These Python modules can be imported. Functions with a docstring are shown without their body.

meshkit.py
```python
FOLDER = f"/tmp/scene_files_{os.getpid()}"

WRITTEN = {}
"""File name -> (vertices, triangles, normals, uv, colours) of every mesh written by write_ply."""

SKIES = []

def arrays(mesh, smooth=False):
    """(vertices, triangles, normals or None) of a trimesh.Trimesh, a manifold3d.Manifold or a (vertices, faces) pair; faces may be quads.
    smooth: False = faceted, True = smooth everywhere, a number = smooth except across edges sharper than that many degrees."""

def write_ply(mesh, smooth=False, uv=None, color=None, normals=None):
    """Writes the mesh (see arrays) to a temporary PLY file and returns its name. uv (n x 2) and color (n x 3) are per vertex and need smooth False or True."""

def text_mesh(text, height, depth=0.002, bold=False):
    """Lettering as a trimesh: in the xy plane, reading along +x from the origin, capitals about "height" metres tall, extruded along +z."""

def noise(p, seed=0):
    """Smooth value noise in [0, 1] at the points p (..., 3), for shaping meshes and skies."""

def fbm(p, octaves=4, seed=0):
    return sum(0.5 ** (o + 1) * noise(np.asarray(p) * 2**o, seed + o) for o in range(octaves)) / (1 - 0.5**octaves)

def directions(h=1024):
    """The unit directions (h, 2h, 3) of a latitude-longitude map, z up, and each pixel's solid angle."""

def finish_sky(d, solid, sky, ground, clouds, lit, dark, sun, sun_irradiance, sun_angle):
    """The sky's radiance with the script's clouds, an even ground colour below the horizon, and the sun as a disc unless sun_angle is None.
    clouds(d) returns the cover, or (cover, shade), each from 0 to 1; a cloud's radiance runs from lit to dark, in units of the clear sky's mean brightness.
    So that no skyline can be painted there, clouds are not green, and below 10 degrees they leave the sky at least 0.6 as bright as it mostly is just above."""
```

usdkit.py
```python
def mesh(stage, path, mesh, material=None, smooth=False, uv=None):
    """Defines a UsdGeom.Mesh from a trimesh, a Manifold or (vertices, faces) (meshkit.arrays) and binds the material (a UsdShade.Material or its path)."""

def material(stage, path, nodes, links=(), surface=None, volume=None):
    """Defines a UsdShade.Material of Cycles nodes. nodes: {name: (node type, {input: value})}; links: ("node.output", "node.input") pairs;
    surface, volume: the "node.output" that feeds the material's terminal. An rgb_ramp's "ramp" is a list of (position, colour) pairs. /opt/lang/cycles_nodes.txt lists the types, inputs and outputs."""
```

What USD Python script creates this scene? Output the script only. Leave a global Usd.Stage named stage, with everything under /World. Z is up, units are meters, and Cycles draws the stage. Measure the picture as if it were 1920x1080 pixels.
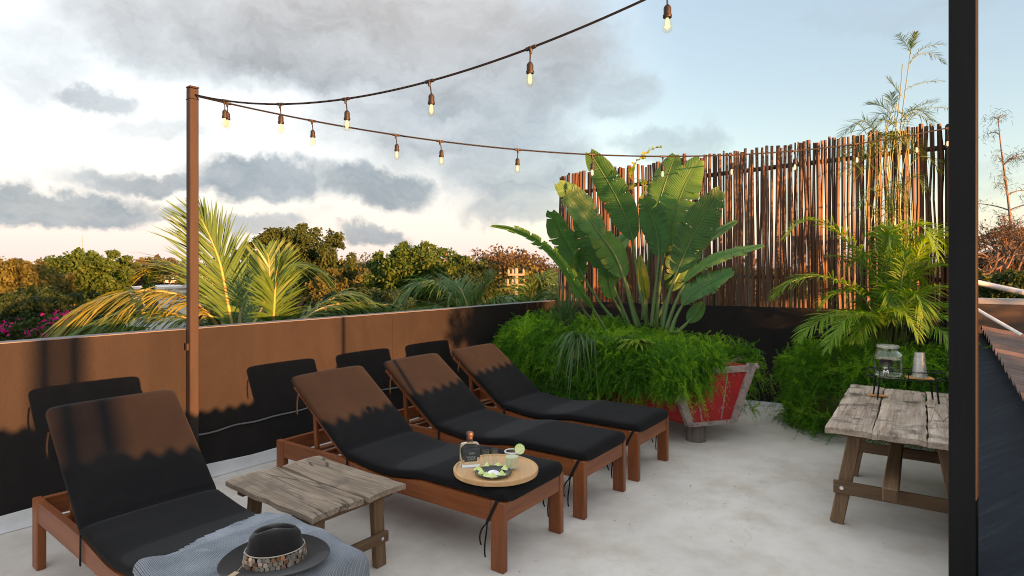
import math, random
import numpy as np
import trimesh
from scipy.spatial import ConvexHull
from scipy.spatial.transform import Rotation
import usdkit, meshkit
from pxr import Usd, UsdGeom, UsdLux, UsdShade, Gf, Sdf, Vt

stage = Usd.Stage.CreateInMemory()
UsdGeom.SetStageUpAxis(stage, 'Z')
UsdGeom.Xform.Define(stage, '/World')
UsdGeom.Scope.Define(stage, '/World/Looks')
rnd = random.Random(7)
rng = np.random.default_rng(11)
PI = math.pi

# ------------------------------------------------------------------ camera, sky, sun, exposure
EXPOSURE = 2.6
SUN_EL = math.radians(2.6)
SUN_XY = np.array([.684, -.729]) / np.hypot(.684, .729)          # towards the sun
SUN_INT = 1.06
SKY_STRENGTH = 0.15
FPX, CX, CY, EYE = 1130., 960., 500., 1.55                        # focal length, horizon and eye height measured on the photograph

cam = UsdGeom.Camera.Define(stage, '/World/camera')
cam.AddTranslateOp().Set((0, 0, EYE))
cam.AddRotateXOp().Set(90)
cam.CreateHorizontalApertureAttr(36.)
cam.CreateVerticalApertureAttr(20.25)
cam.CreateFocalLengthAttr(36. * FPX / 1920.)
cam.CreateVerticalApertureOffsetAttr(-36. * 40 / 1920.)
cam.CreateClippingRangeAttr((0.05, 5000.))
cam.CreateExposureAttr(EXPOSURE)

sun = UsdLux.DistantLight.Define(stage, '/World/sun')
_z = np.array([*(SUN_XY * math.cos(SUN_EL)), math.sin(SUN_EL)])
_x = np.cross([0, 0, 1.], _z); _x /= np.linalg.norm(_x); _y = np.cross(_z, _x)
sun.AddTransformOp().Set(Gf.Matrix4d(*_x, 0, *_y, 0, *_z, 0, 0, 0, 0, 1))
sun.CreateIntensityAttr(SUN_INT)
sun.CreateColorAttr((1.0, .39, .125))
sun.CreateAngleAttr(.55)
sun.CreateNormalizeAttr(True)

def sky_dir(u, v):
    d = np.array([(u - CX) / FPX, 1, (CY - v) / FPX]); return d / np.linalg.norm(d)

def make_sky():
    n, l = {}, []
    n['sky'] = ('sky_texture', dict(sky_type='single_scattering', sun_disc=False, sun_elevation=SUN_EL,
                                    sun_rotation=float(math.atan2(*SUN_XY)), altitude=100., air_density=1., aerosol_density=1., ozone_density=1.))
    n['geo'] = ('texture_coordinate', {})
    P = 'geo.generated'
    # warp the direction by noise so that cloud outlines are ragged
    n['wn'] = ('noise_texture', dict(scale=6., detail=9., roughness=.62)); l.append((P, 'wn.vector'))
    n['ws'] = ('vector_math', dict(math_type='subtract', vector2=(.5, .5, .5))); l.append(('wn.color', 'ws.vector1'))
    n['wm'] = ('vector_math', dict(math_type='multiply', vector2=(.17, .17, .15))); l.append(('ws.vector', 'wm.vector1'))
    n['wa'] = ('vector_math', dict(math_type='add')); l.append((P, 'wa.vector1')); l.append(('wm.vector', 'wa.vector2'))
    # clouds of the photograph: (u, v, half width, half height, weight)
    blobs = [(640, 30, 520, 175, 1.15), (900, 120, 330, 170, 1.05), (960, 300, 215, 140, .9), (330, 50, 260, 110, .8), (860, 215, 350, 140, .85),
             (70, 385, 235, 50, 1.3), (500, 338, 180, 50, 1.3), (280, 342, 180, 30, .9), (715, 345, 130, 52, 1.1), (705, 437, 90, 26, 1.0),
             (300, 405, 90, 22, .9), (500, 418, 110, 22, .8), (190, 178, 80, 32, .8), (300, 235, 120, 32, .55), (1165, 185, 80, 75, .62), (60, 120, 150, 110, .5),
             (1250, 285, 130, 40, .62), (970, 395, 150, 50, .8), (1700, 10, 300, 60, .35), (1880, 350, 120, 60, .3)]
    last = None
    for i, (u, v, w, h, k) in enumerate(blobs):
        c = sky_dir(u, v); r = 1 / np.linalg.norm([(u - CX) / FPX, 1, (CY - v) / FPX])
        n[f's{i}'] = ('vector_math', dict(math_type='subtract', vector2=tuple(c))); l.append(('wa.vector', f's{i}.vector1'))
        sx, sz = FPX / (w * r), FPX / (h * r)
        n[f'm{i}'] = ('vector_math', dict(math_type='multiply', vector2=(sx, sx, sz))); l.append((f's{i}.vector', f'm{i}.vector1'))
        n[f'l{i}'] = ('vector_math', dict(math_type='length')); l.append((f'm{i}.vector', f'l{i}.vector1'))
        n[f'r{i}'] = ('map_range', dict(range_type='smoothstep', from_min=1.10, from_max=.42, to_min=0., to_max=float(k), clamp=True)); l.append((f'l{i}.value', f'r{i}.value'))
        if last:
            n[f'x{i}'] = ('math', dict(math_type='smoothmax', value3=.15)); l += [(last, f'x{i}.value1'), (f'r{i}.result', f'x{i}.value2')]
            last = f'x{i}.value'
        else:
            last = f'r{i}.result'
    # general cloud field (goes on outside the frame)
    n['mp'] = ('mapping', dict(scale=(1.6, 1.6, 3.6))); l.append((P, 'mp.vector'))
    n['cn'] = ('noise_texture', dict(scale=1.6, detail=8., roughness=.58)); l.append(('mp.vector', 'cn.vector'))
    n['cr'] = ('map_range', dict(range_type='smoothstep', from_min=.54, from_max=.78, to_min=0., to_max=.45, clamp=True)); l.append(('cn.fac', 'cr.value'))
    n['all'] = ('math', dict(math_type='maximum', use_clamp=True)); l += [(last, 'all.value1'), ('cr.result', 'all.value2')]
    # billows inside the clouds
    n['bp'] = ('mapping', dict(scale=(1., 1., 2.6))); l.append(('wa.vector', 'bp.vector'))
    n['bn'] = ('noise_texture', dict(scale=8., detail=9., roughness=.66)); l.append(('bp.vector', 'bn.vector'))
    n['bm'] = ('math', dict(math_type='multiply_add', value2=.95, value3=-.72)); l.append(('bn.fac', 'bm.value1'))
    n['den'] = ('math', dict(math_type='multiply_add', value2=1.12, use_clamp=True)); l += [('all.value', 'den.value1'), ('bm.value', 'den.value3')]
    # thin bright veil, stronger to the left and near the horizon
    n['vs'] = ('vector_math', dict(math_type='dot_product', vector2=tuple(sky_dir(200, 380)))); l.append(('wa.vector', 'vs.vector1'))
    n['vr'] = ('map_range', dict(range_type='smoothstep', from_min=.62, from_max=.97, to_min=.0, to_max=.86, clamp=True)); l.append(('vs.value', 'vr.value'))
    n['cd'] = ('vector_math', dict(math_type='dot_product', vector2=tuple(sky_dir(1760, 90)))); l.append(('wa.vector', 'cd.vector1'))
    n['ck'] = ('map_range', dict(range_type='smoothstep', from_min=.95, from_max=.76, to_min=0., to_max=.82, clamp=True)); l.append(('cd.value', 'ck.value'))
    n['vm'] = ('math', dict(math_type='maximum')); l += [('vr.result', 'vm.value1'), ('ck.result', 'vm.value2')]
    # radiance, in the sky texture's own units
    n['sg'] = ('hsv', dict(hue=.5, saturation=SKY_SAT, value=SKY_VAL)); l.append(('sky.color', 'sg.color'))
    n['gm'] = ('gamma', dict(gamma=1.5)); l.append(('sg.color', 'gm.color'))
    n['air'] = ('mix', dict(mix_type='mix', fac=.75, color2=HAZE_BLUE)); l.append(('gm.color', 'air.color1'))
    n['sz'] = ('separate_xyz', {}); l.append((P, 'sz.vector'))
    n['hz'] = ('map_range', dict(range_type='smoothstep', from_min=.30, from_max=-.02, to_min=0., to_max=1., clamp=True)); l.append(('sz.z', 'hz.value'))
    n['veilc'] = ('mix', dict(mix_type='mix', color1=VEIL_HI, color2=VEIL_LO)); l.append(('hz.result', 'veilc.fac'))
    n['mix1'] = ('mix', dict(mix_type='mix')); l += [('vm.value', 'mix1.fac'), ('air.color', 'mix1.color1'), ('veilc.color', 'mix1.color2')]
    # cloud colour: grey-blue, warmer and lighter high up
    n['ch'] = ('map_range', dict(range_type='smoothstep', from_min=.17, from_max=.44, to_min=0., to_max=1., clamp=True)); l.append(('sz.z', 'ch.value'))
    n['cc'] = ('mix', dict(mix_type='mix', color1=CLOUD_LO, color2=CLOUD_HI)); l.append(('ch.result', 'cc.fac'))
    n['dm'] = ('math', dict(math_type='multiply', value2=.92)); l.append(('den.value', 'dm.value1'))
    n['cv'] = ('noise_texture', dict(scale=4.5, detail=8., roughness=.62, distortion=.5)); l.append(('bp.vector', 'cv.vector'))
    n['cw'] = ('map_range', dict(from_min=.32, from_max=.68, to_min=.84, to_max=1.22)); l.append(('cv.fac', 'cw.value'))
    n['cx'] = ('vector_math', dict(math_type='scale')); l += [('cc.color', 'cx.vector1'), ('cw.result', 'cx.scale')]
    n['mix2'] = ('mix', dict(mix_type='mix')); l += [('dm.value', 'mix2.fac'), ('mix1.color', 'mix2.color1'), ('cx.vector', 'mix2.color2')]
    n['bg'] = ('background_shader', dict(strength=SKY_STRENGTH)); l.append(('mix2.color', 'bg.color'))
    m = usdkit.material(stage, '/World/Looks/sky_look', n, l, surface='bg.background')
    d = UsdLux.DomeLight.Define(stage, '/World/sky')
    d.CreateIntensityAttr(1.)
    UsdShade.MaterialBindingAPI.Apply(d.GetPrim()).Bind(m)
    d.GetPrim().SetCustomDataByKey('kind', 'structure')

K = 1. / (SKY_STRENGTH * 2 ** EXPOSURE)                            # a radiance of 1 in the picture
SKY_SAT, SKY_VAL = .7, 1.2
HAZE_BLUE = tuple(K * c for c in (.43, .53, .66))
VEIL_HI = tuple(K * c for c in (1.10, 1.13, 1.16)); VEIL_LO = tuple(K * c for c in (1.02, .87, .80))
CLOUD_LO = tuple(K * c for c in (.34, .41, .465)); CLOUD_HI = tuple(K * c for c in (.495, .475, .47))
make_sky()

# ------------------------------------------------------------------ helpers
def px(u, v, Y): return np.array([(u - CX) / FPX * Y, Y, EYE + (CY - v) / FPX * Y])
def pz(u, v, z): return px(u, v, FPX * (EYE - z) / (v - CY))
def vec(*a): return np.array(a, float)
def unit(a): a = np.asarray(a, float); return a / max(np.linalg.norm(a), 1e-12)

_used = {}
def path_for(parent, name):
    base = (parent.path if parent else '/World') + '/' + name
    k = _used.get(base, -1) + 1; _used[base] = k
    return base if k == 0 else f'{base}_{k:03d}'

class T:
    """a placed prim: path, world offset of its local frame"""
    def __init__(s, prim, loc): s.prim, s.path, s.loc = prim, str(prim.GetPath()), np.asarray(loc, float)

def tag(t, label=None, cat=None, group=None, kind=None):
    p = t.prim if isinstance(t, T) else t
    for k, v in (('label', label), ('category', cat), ('group', group), ('kind', kind)):
        if v: p.SetCustomDataByKey(k, v)
    return t

def thing(name, label, cat, loc=(0, 0, 0), rotz=None, group=None, kind=None):
    x = UsdGeom.Xform.Define(stage, path_for(None, name))
    x.AddTranslateOp().Set(tuple(map(float, loc)))
    if rotz is not None: x.AddRotateZOp().Set(math.degrees(rotz))
    return tag(T(x.GetPrim(), loc if rotz is None else (0, 0, 0)), label, cat, group, kind)

def copy_of(src, label, loc, rotz=0., group=None):
    x = UsdGeom.Xform.Define(stage, path_for(None, src.path.split('/')[-1]))
    x.AddTranslateOp().Set(tuple(map(float, loc))); x.AddRotateZOp().Set(math.degrees(rotz))
    p = x.GetPrim(); p.GetReferences().AddInternalReference(src.path); p.SetInstanceable(True)
    return tag(T(p, loc), label, src.prim.GetCustomDataByKey('category'), group or src.prim.GetCustomDataByKey('group'))

def put(name, mesh, m, parent=None, smooth=False, uv=None):
    """one Mesh prim; vertices given in world space (or in the local frame of a rotated thing)"""
    v, f = mesh if isinstance(mesh, tuple) else (np.array(mesh.vertices), np.array(mesh.faces))
    v = v - (parent.loc if parent else 0)
    p = path_for(parent, name)
    g = usdkit.mesh(stage, p, (v, f), M[m], smooth, uv)
    return T(g.GetPrim(), parent.loc if parent else (0, 0, 0))

class MB:
    def __init__(s): s.v, s.f, s.n = [], [], 0
    def add(s, v, f):
        v, f = np.asarray(v, float), np.asarray(f, int)
        if f.shape[1] == 4: f = np.vstack([f[:, [0, 1, 2]], f[:, [0, 2, 3]]])
        s.v.append(v); s.f.append(f + s.n); s.n += len(v); return s
    def get(s): return np.vstack(s.v), np.vstack(s.f)
    def box(s, c, size, bevel=.003, R=None): return s.add(*boxm(c, size, bevel, R))
    def beam(s, a, b, w, h, up=(0, 0, 1), bevel=.003): return s.add(*beamm(a, b, w, h, up, bevel))
    def tube(s, p, r, n=8, cap=True): return s.add(*tubem(p, r, n, cap))
    def lathe(s, prof, c=(0, 0, 0), n=24, sx=1, sy=1): return s.add(*lathem(prof, c, n, sx, sy))

def _bevel_topology():
    pts = []
    for sx in (-1, 1):
        for sy in (-1, 1):
            for sz in (-1, 1):
                for k in range(3):
                    o = [.8, .8, .8]; o[k] = 1.
                    pts.append((sx * o[0], sy * o[1], sz * o[2]))
    pts = np.array(pts); h = ConvexHull(pts); f = h.simplices.copy()
    for i, t in enumerate(f):
        a, b, c = pts[t]
        if np.dot(np.cross(b - a, c - a), a + b + c) < 0: f[i] = t[::-1]
    return f
_BF = _bevel_topology()
def boxm(c, size, bevel=.003, R=None):
    h = np.asarray(size, float) / 2; b = min(bevel, h.min() * .6); v = []
    for sx in (-1, 1):
        for sy in (-1, 1):
            for sz in (-1, 1):
                for k in range(3):
                    o = h - b; o[k] = h[k]; v.append((sx * o[0], sy * o[1], sz * o[2]))
    v = np.array(v)
    if R is not None: v = v @ np.asarray(R).T
    return v + np.asarray(c), _BF
def beamm(a, b, w, h, up=(0, 0, 1), bevel=.003):
    """box from a to b; w across (horizontal), h along 'up'"""
    a, b = np.asarray(a, float), np.asarray(b, float); x = unit(b - a); y = np.cross(up, x)
    if np.linalg.norm(y) < 1e-6: y = np.cross([1., 0, 0], x)
    y = unit(y); z = np.cross(x, y)
    return boxm((a + b) / 2, (np.linalg.norm(b - a), w, h), bevel, np.stack([x, y, z], 1))
def tubem(p, r, n=8, cap=True):
    p = np.asarray(p, float); k = len(p); r = np.broadcast_to(np.asarray(r, float), (k,))
    t = np.gradient(p, axis=0); t /= np.maximum(np.linalg.norm(t, axis=1, keepdims=True), 1e-12)
    a = np.array([0, 0, 1.]) if abs(t[0][2]) < .9 else np.array([1., 0, 0])
    rings = []
    for i in range(k):
        x = a - t[i] * np.dot(a, t[i]); x = unit(x); a = x; y = np.cross(t[i], x)
        th = np.arange(n) / n * 2 * PI
        rings.append(p[i] + r[i] * (np.cos(th)[:, None] * x + np.sin(th)[:, None] * y))
    v = np.vstack(rings); f = []
    for i in range(k - 1):
        for j in range(n):
            q = (j + 1) % n; f += [(i * n + j, i * n + q, (i + 1) * n + q), (i * n + j, (i + 1) * n + q, (i + 1) * n + j)]
    if cap:
        v = np.vstack([v, p[0], p[-1]]); A, B = len(v) - 2, len(v) - 1
        for j in range(n):
            q = (j + 1) % n; f += [(A, q, j), (B, (k - 1) * n + j, (k - 1) * n + q)]
    return v, np.array(f)
def lathem(prof, c=(0, 0, 0), n=24, sx=1, sy=1):
    """prof: (r, z) from the bottom up on the outside (and back down inside for a vessel)"""
    prof = np.asarray(prof, float); th = np.arange(n) / n * 2 * PI; k = len(prof)
    v = np.stack([np.outer(prof[:, 0], np.cos(th)) * sx, np.outer(prof[:, 0], np.sin(th)) * sy, np.repeat(prof[:, 1:2], n, 1)], -1).reshape(-1, 3)
    f = []
    for i in range(k - 1):
        for j in range(n):
            q = (j + 1) % n; f += [(i * n + j, i * n + q, (i + 1) * n + q), (i * n + j, (i + 1) * n + q, (i + 1) * n + j)]
    return v + np.asarray(c), np.array(f)
def prism(poly, z0, z1):
    import shapely.geometry as sg
    m = trimesh.creation.extrude_polygon(sg.Polygon([tuple(p[:2]) for p in poly]), z1 - z0, engine='earcut')
    m.apply_translation((0, 0, z0)); return np.array(m.vertices), np.array(m.faces)
def spline(p, n=20):
    from scipy.interpolate import CubicSpline
    p = np.asarray(p, float)
    if len(p) == 2: return p[0] + np.linspace(0, 1, n)[:, None] * (p[1] - p[0])
    s = np.r_[0, np.cumsum(np.linalg.norm(np.diff(p, axis=0), axis=1))]
    return CubicSpline(s, p)(np.linspace(0, s[-1], n))

def ribbons(base, d, side, L, W, droop=0., nseg=3, prof=None, fold=0., curl=None):
    """N tapered strips. base, d, side: (N,3); L, W, droop: scalars or (N,)"""
    base, d, side = (np.asarray(x, float) for x in (base, d, side)); N = len(base)
    L = np.broadcast_to(np.asarray(L, float), (N,)); W = np.broadcast_to(np.asarray(W, float), (N,)); D = np.broadcast_to(np.asarray(droop, float), (N,))
    s = np.linspace(0, 1, nseg + 1)
    pr = (np.sin(PI * np.clip(s * .86 + .12, 0, 1)) if prof is None else np.asarray(prof))
    c = base[:, None] + d[:, None] * (L[:, None] * s)[..., None]
    c[..., 2] -= (D * L)[:, None] * s ** 2
    o = side[:, None] * (W[:, None] * pr / 2)[..., None]
    if nseg == 1 or fold == 0:
        v = np.stack([c - o, c + o], 2).reshape(-1, 3); m = 2 * (nseg + 1); f = []
        for k in range(nseg): f += [(2 * k, 2 * k + 1, 2 * k + 3), (2 * k, 2 * k + 3, 2 * k + 2)]
    else:
        up = np.cross(side, d)[:, None] * (W[:, None] * pr * fold)[..., None]
        v = np.stack([c - o + up, c, c + o + up], 2).reshape(-1, 3); m = 3 * (nseg + 1); f = []
        for k in range(nseg):
            a = 3 * k; f += [(a, a + 1, a + 4), (a, a + 4, a + 3), (a + 1, a + 2, a + 5), (a + 1, a + 5, a + 4)]
    f = np.array(f); F = (f[None] + (np.arange(N) * m)[:, None, None]).reshape(-1, 3)
    return v, F
def norm_rows(a): return a / np.maximum(np.linalg.norm(a, axis=-1, keepdims=True), 1e-12)

def frond(ctrl, nl, L, W, droop=.3, ang=55, up=.15, seed=0, start=.18, nseg=4, twist=0., jitter=.12, asym=(1, 1), rr=(.012, .003), end_ang=22):
    """a feather palm leaf along control points: (leaflets mesh, rachis mesh)"""
    g = np.random.default_rng(seed); p = spline(ctrl, 40)
    s = np.linspace(start, .995, nl); i = s * 39; i0 = np.clip(i.astype(int), 0, 38); fr = (i - i0)[:, None]
    c = p[i0] * (1 - fr) + p[i0 + 1] * fr; t = norm_rows(p[i0 + 1] - p[i0])
    side = norm_rows(np.cross(t, [0, 0, 1.]) + 1e-6); nrm = norm_rows(np.cross(side, t))
    if twist:
        a = twist if np.ndim(twist) else np.full(nl, twist); ca, sa = np.cos(a)[:, None], np.sin(a)[:, None]
        side, nrm = side * ca + nrm * sa, nrm * ca - side * sa
    q = (s - start) / (1 - start)
    lp = L * (np.clip(np.sin(PI * (q * .80 + .13)), .12, 1) ** .8)
    mb = MB()
    for sg, k in ((-1, asym[0]), (1, asym[1])):
        a = np.radians(ang - (ang - end_ang) * q ** 1.5) + g.normal(0, jitter * .5, nl)
        d = norm_rows(t * np.cos(a)[:, None] + sg * side * np.sin(a)[:, None] + nrm * (up + g.normal(0, jitter, nl))[:, None])
        w = norm_rows(np.cross(nrm, d) + g.normal(0, .25, (nl, 3)))
        mb.add(*ribbons(c, d, w, lp * k * g.uniform(.82, 1.1, nl), W * g.uniform(.8, 1.15, nl), droop * g.uniform(.6, 1.5, nl), nseg, prof=np.r_[.45, np.linspace(1, .7, nseg - 1), .03] if nseg > 1 else [1, .1]))
    return mb.get(), tubem(p[::2], np.linspace(rr[0], rr[1], 20), 5)

def crown(g, clumps, n, size, flat=.8, squash=1.):
    """leaf quads spread through clumps [(centre, radius, weight)]"""
    w = np.array([c[2] for c in clumps]); w = w / w.sum(); idx = g.choice(len(clumps), n, p=w)
    C = np.array([c[0] for c in clumps])[idx]; R = np.array([c[1] for c in clumps])[idx]
    d = norm_rows(g.normal(size=(n, 3))); r = R * g.uniform(.25, 1, n) ** .45 * g.uniform(.85, 1.12, n)
    p = C + d * r[:, None] * [1, 1, flat]
    ax = norm_rows(g.normal(size=(n, 3)) + d * .4); s = norm_rows(np.cross(ax, g.normal(size=(n, 3))))
    return ribbons(p, ax, s, size * g.uniform(.6, 1.4, n), size * g.uniform(.5, .9, n), .25, 2, prof=[.35, 1, .12])

def instancer(path, protos, pos, idx, quats, scale, kind='stuff'):
    pi = UsdGeom.PointInstancer.Define(stage, path)
    rel = []
    for k, (name, mesh, m) in enumerate(protos):
        pp = f'{path}/{name}'; usdkit.mesh(stage, pp, mesh, M[m], False); rel.append(Sdf.Path(pp))
    pi.CreatePrototypesRel().SetTargets(rel)
    pi.CreatePositionsAttr(Vt.Vec3fArray.FromNumpy(np.asarray(pos, np.float32)))
    pi.CreateProtoIndicesAttr(Vt.IntArray.FromNumpy(np.asarray(idx, np.int32)))
    pi.CreateScalesAttr(Vt.Vec3fArray.FromNumpy(np.asarray(scale, np.float32)))
    pi.CreateOrientationsAttr(Vt.QuathArray([Gf.Quath(float(q[3]), float(q[0]), float(q[1]), float(q[2])) for q in quats]))
    return T(pi.GetPrim(), (0, 0, 0))

# ------------------------------------------------------------------ materials
M = {}
def mat(name, nodes, links, surface='p.BSDF'):
    M[name] = usdkit.material(stage, '/World/Looks/' + name, nodes, links, surface=surface)
def mul(c, k): return tuple(min(1., x * k) for x in c)
def plain(name, c, rough=.5, spec=.5, metal=0., var=.15, scale=6., stretch=(1, 1, 1), bump=0., bscale=60., bdist=.004, **kw):
    n = {'t': ('texture_coordinate', {}), 'm': ('mapping', dict(scale=stretch)), 'n': ('noise_texture', dict(scale=scale, detail=5., roughness=.6)),
         'r': ('rgb_ramp', dict(ramp=[(.25, mul(c, 1 - var)), (.75, mul(c, 1 + var))])),
         'p': ('principled_bsdf', dict(roughness=rough, specular_ior_level=spec, metallic=metal, **kw))}
    l = [('t.object', 'm.vector'), ('m.vector', 'n.vector'), ('n.fac', 'r.fac'), ('r.color', 'p.base_color')]
    if bump:
        n['bn'] = ('noise_texture', dict(scale=bscale, detail=4., roughness=.6)); n['b'] = ('bump', dict(strength=bump, distance=bdist))
        l += [('m.vector', 'bn.vector'), ('bn.fac', 'b.height'), ('b.normal', 'p.normal')]
    mat(name, n, l)
def wood(name, ramp, axis=0, scale=1., along=1.2, across=14., rough=.45, bump=.3, spec=.4, cracks=0., stain=None):
    s = [across] * 3; s[axis] = along
    s2 = [across * 7] * 3; s2[axis] = along * 2.5
    n = {'t': ('texture_coordinate', {}), 'oi': ('object_info', {}), 'sc': ('vector_math', dict(math_type='scale', vector1=(13.1, 7.7, 5.3))),
         'ad': ('vector_math', dict(math_type='add')),
         'm': ('mapping', dict(scale=tuple(s))), 'm2': ('mapping', dict(scale=tuple(s2))),
         'n': ('noise_texture', dict(scale=scale, detail=6., roughness=.65, distortion=.6)), 'n2': ('noise_texture', dict(scale=scale, detail=4., roughness=.7)),
         'x': ('math', dict(math_type='multiply_add', value2=.45)), 'h': ('math', dict(math_type='multiply', value2=.55)),
         'r': ('rgb_ramp', dict(ramp=ramp)), 'p': ('principled_bsdf', dict(roughness=rough, specular_ior_level=spec)),
         'b': ('bump', dict(strength=bump, distance=.004))}
    l = [('oi.random', 'sc.scale'), ('t.object', 'ad.vector1'), ('sc.vector', 'ad.vector2'), ('ad.vector', 'm.vector'), ('ad.vector', 'm2.vector'), ('m.vector', 'n.vector'), ('m2.vector', 'n2.vector'),
         ('n2.fac', 'x.value1'), ('n.fac', 'h.value1'), ('h.value', 'x.value3'), ('x.value', 'r.fac'), ('x.value', 'b.height'), ('b.normal', 'p.normal')]
    col = 'r.color'
    if cracks:
        sc = [9.] * 3; sc[axis] = .9
        n |= {'mc': ('mapping', dict(scale=tuple(sc))), 'v': ('voronoi_texture', dict(feature='distance_to_edge', scale=2.2)), 'cr': ('map_range', dict(from_min=0., from_max=.05, to_min=cracks, to_max=0., clamp=True)),
              'cn': ('noise_texture', dict(scale=3., detail=3.)), 'cq': ('map_range', dict(from_min=.5, from_max=.6, clamp=True)), 'cx': ('math', dict(math_type='multiply')),
              'mx': ('mix', dict(color2=(.02, .017, .014)))}
        l += [('ad.vector', 'mc.vector'), ('mc.vector', 'v.vector'), ('v.distance', 'cr.value'), ('ad.vector', 'cn.vector'), ('cn.fac', 'cq.value'), ('cr.result', 'cx.value1'), ('cq.result', 'cx.value2'), ('cx.value', 'mx.fac'), (col, 'mx.color1')]
        col = 'mx.color'
    if stain:
        n |= {'sn': ('noise_texture', dict(scale=5., detail=5., roughness=.65)), 'sr': ('map_range', dict(from_min=.52, from_max=.66, to_min=0., to_max=.85, clamp=True)), 'sm': ('mix', dict(color2=stain))}
        l += [('ad.vector', 'sn.vector'), ('sn.fac', 'sr.value'), ('sr.result', 'sm.fac'), (col, 'sm.color1')]
        col = 'sm.color'
    l.append((col, 'p.base_color'))
    mat(name, n, l)
def leaf(name, cols, trans=.3, rough=.45, spec=.35, tcol=None):
    k = len(cols); ramp = [(i / max(k - 1, 1), c) for i, c in enumerate(cols)]
    n = {'g': ('geometry', {}), 'r': ('rgb_ramp', dict(ramp=ramp)), 'p': ('principled_bsdf', dict(roughness=rough, specular_ior_level=spec)),
         'h': ('hsv', dict(hue=.49, saturation=1.1, value=1.5)), 't': ('translucent_bsdf', {}), 'm': ('mix_closure', dict(fac=trans))}
    l = [('g.random_per_island', 'r.fac'), ('r.color', 'p.base_color'), ('r.color', 'h.color'), ('h.color', 't.color'), ('p.BSDF', 'm.closure1'), ('t.BSDF', 'm.closure2')]
    mat(name, n, l, 'm.closure')
def pane(name, tint=(1, 1, 1), k=.55, base=.03, rough=0.02, milk=0.):
    n = {'w': ('layer_weight', dict(blend=.5)), 'q': ('math', dict(math_type='power', value2=3.)), 'f': ('math', dict(math_type='multiply_add', value2=k, value3=base, use_clamp=True)),
         't': ('transparent_bsdf', dict(color=tint)), 'g': ('glossy_bsdf', dict(color=(1, 1, 1), roughness=rough)), 'd': ('diffuse_bsdf', dict(color=(.85, .85, .82))), 'e': ('mix_closure', dict(fac=milk)), 'm': ('mix_closure', {})}
    mat(name, n, [('w.facing', 'q.value1'), ('q.value', 'f.value1'), ('f.value', 'm.fac'), ('t.BSDF', 'e.closure1'), ('d.BSDF', 'e.closure2'), ('e.closure', 'm.closure1'), ('g.BSDF', 'm.closure2')], 'm.closure')
def glow(name, c, s):
    mat(name, {'e': ('emission', dict(color=c, strength=s))}, [], 'e.emission')

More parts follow.
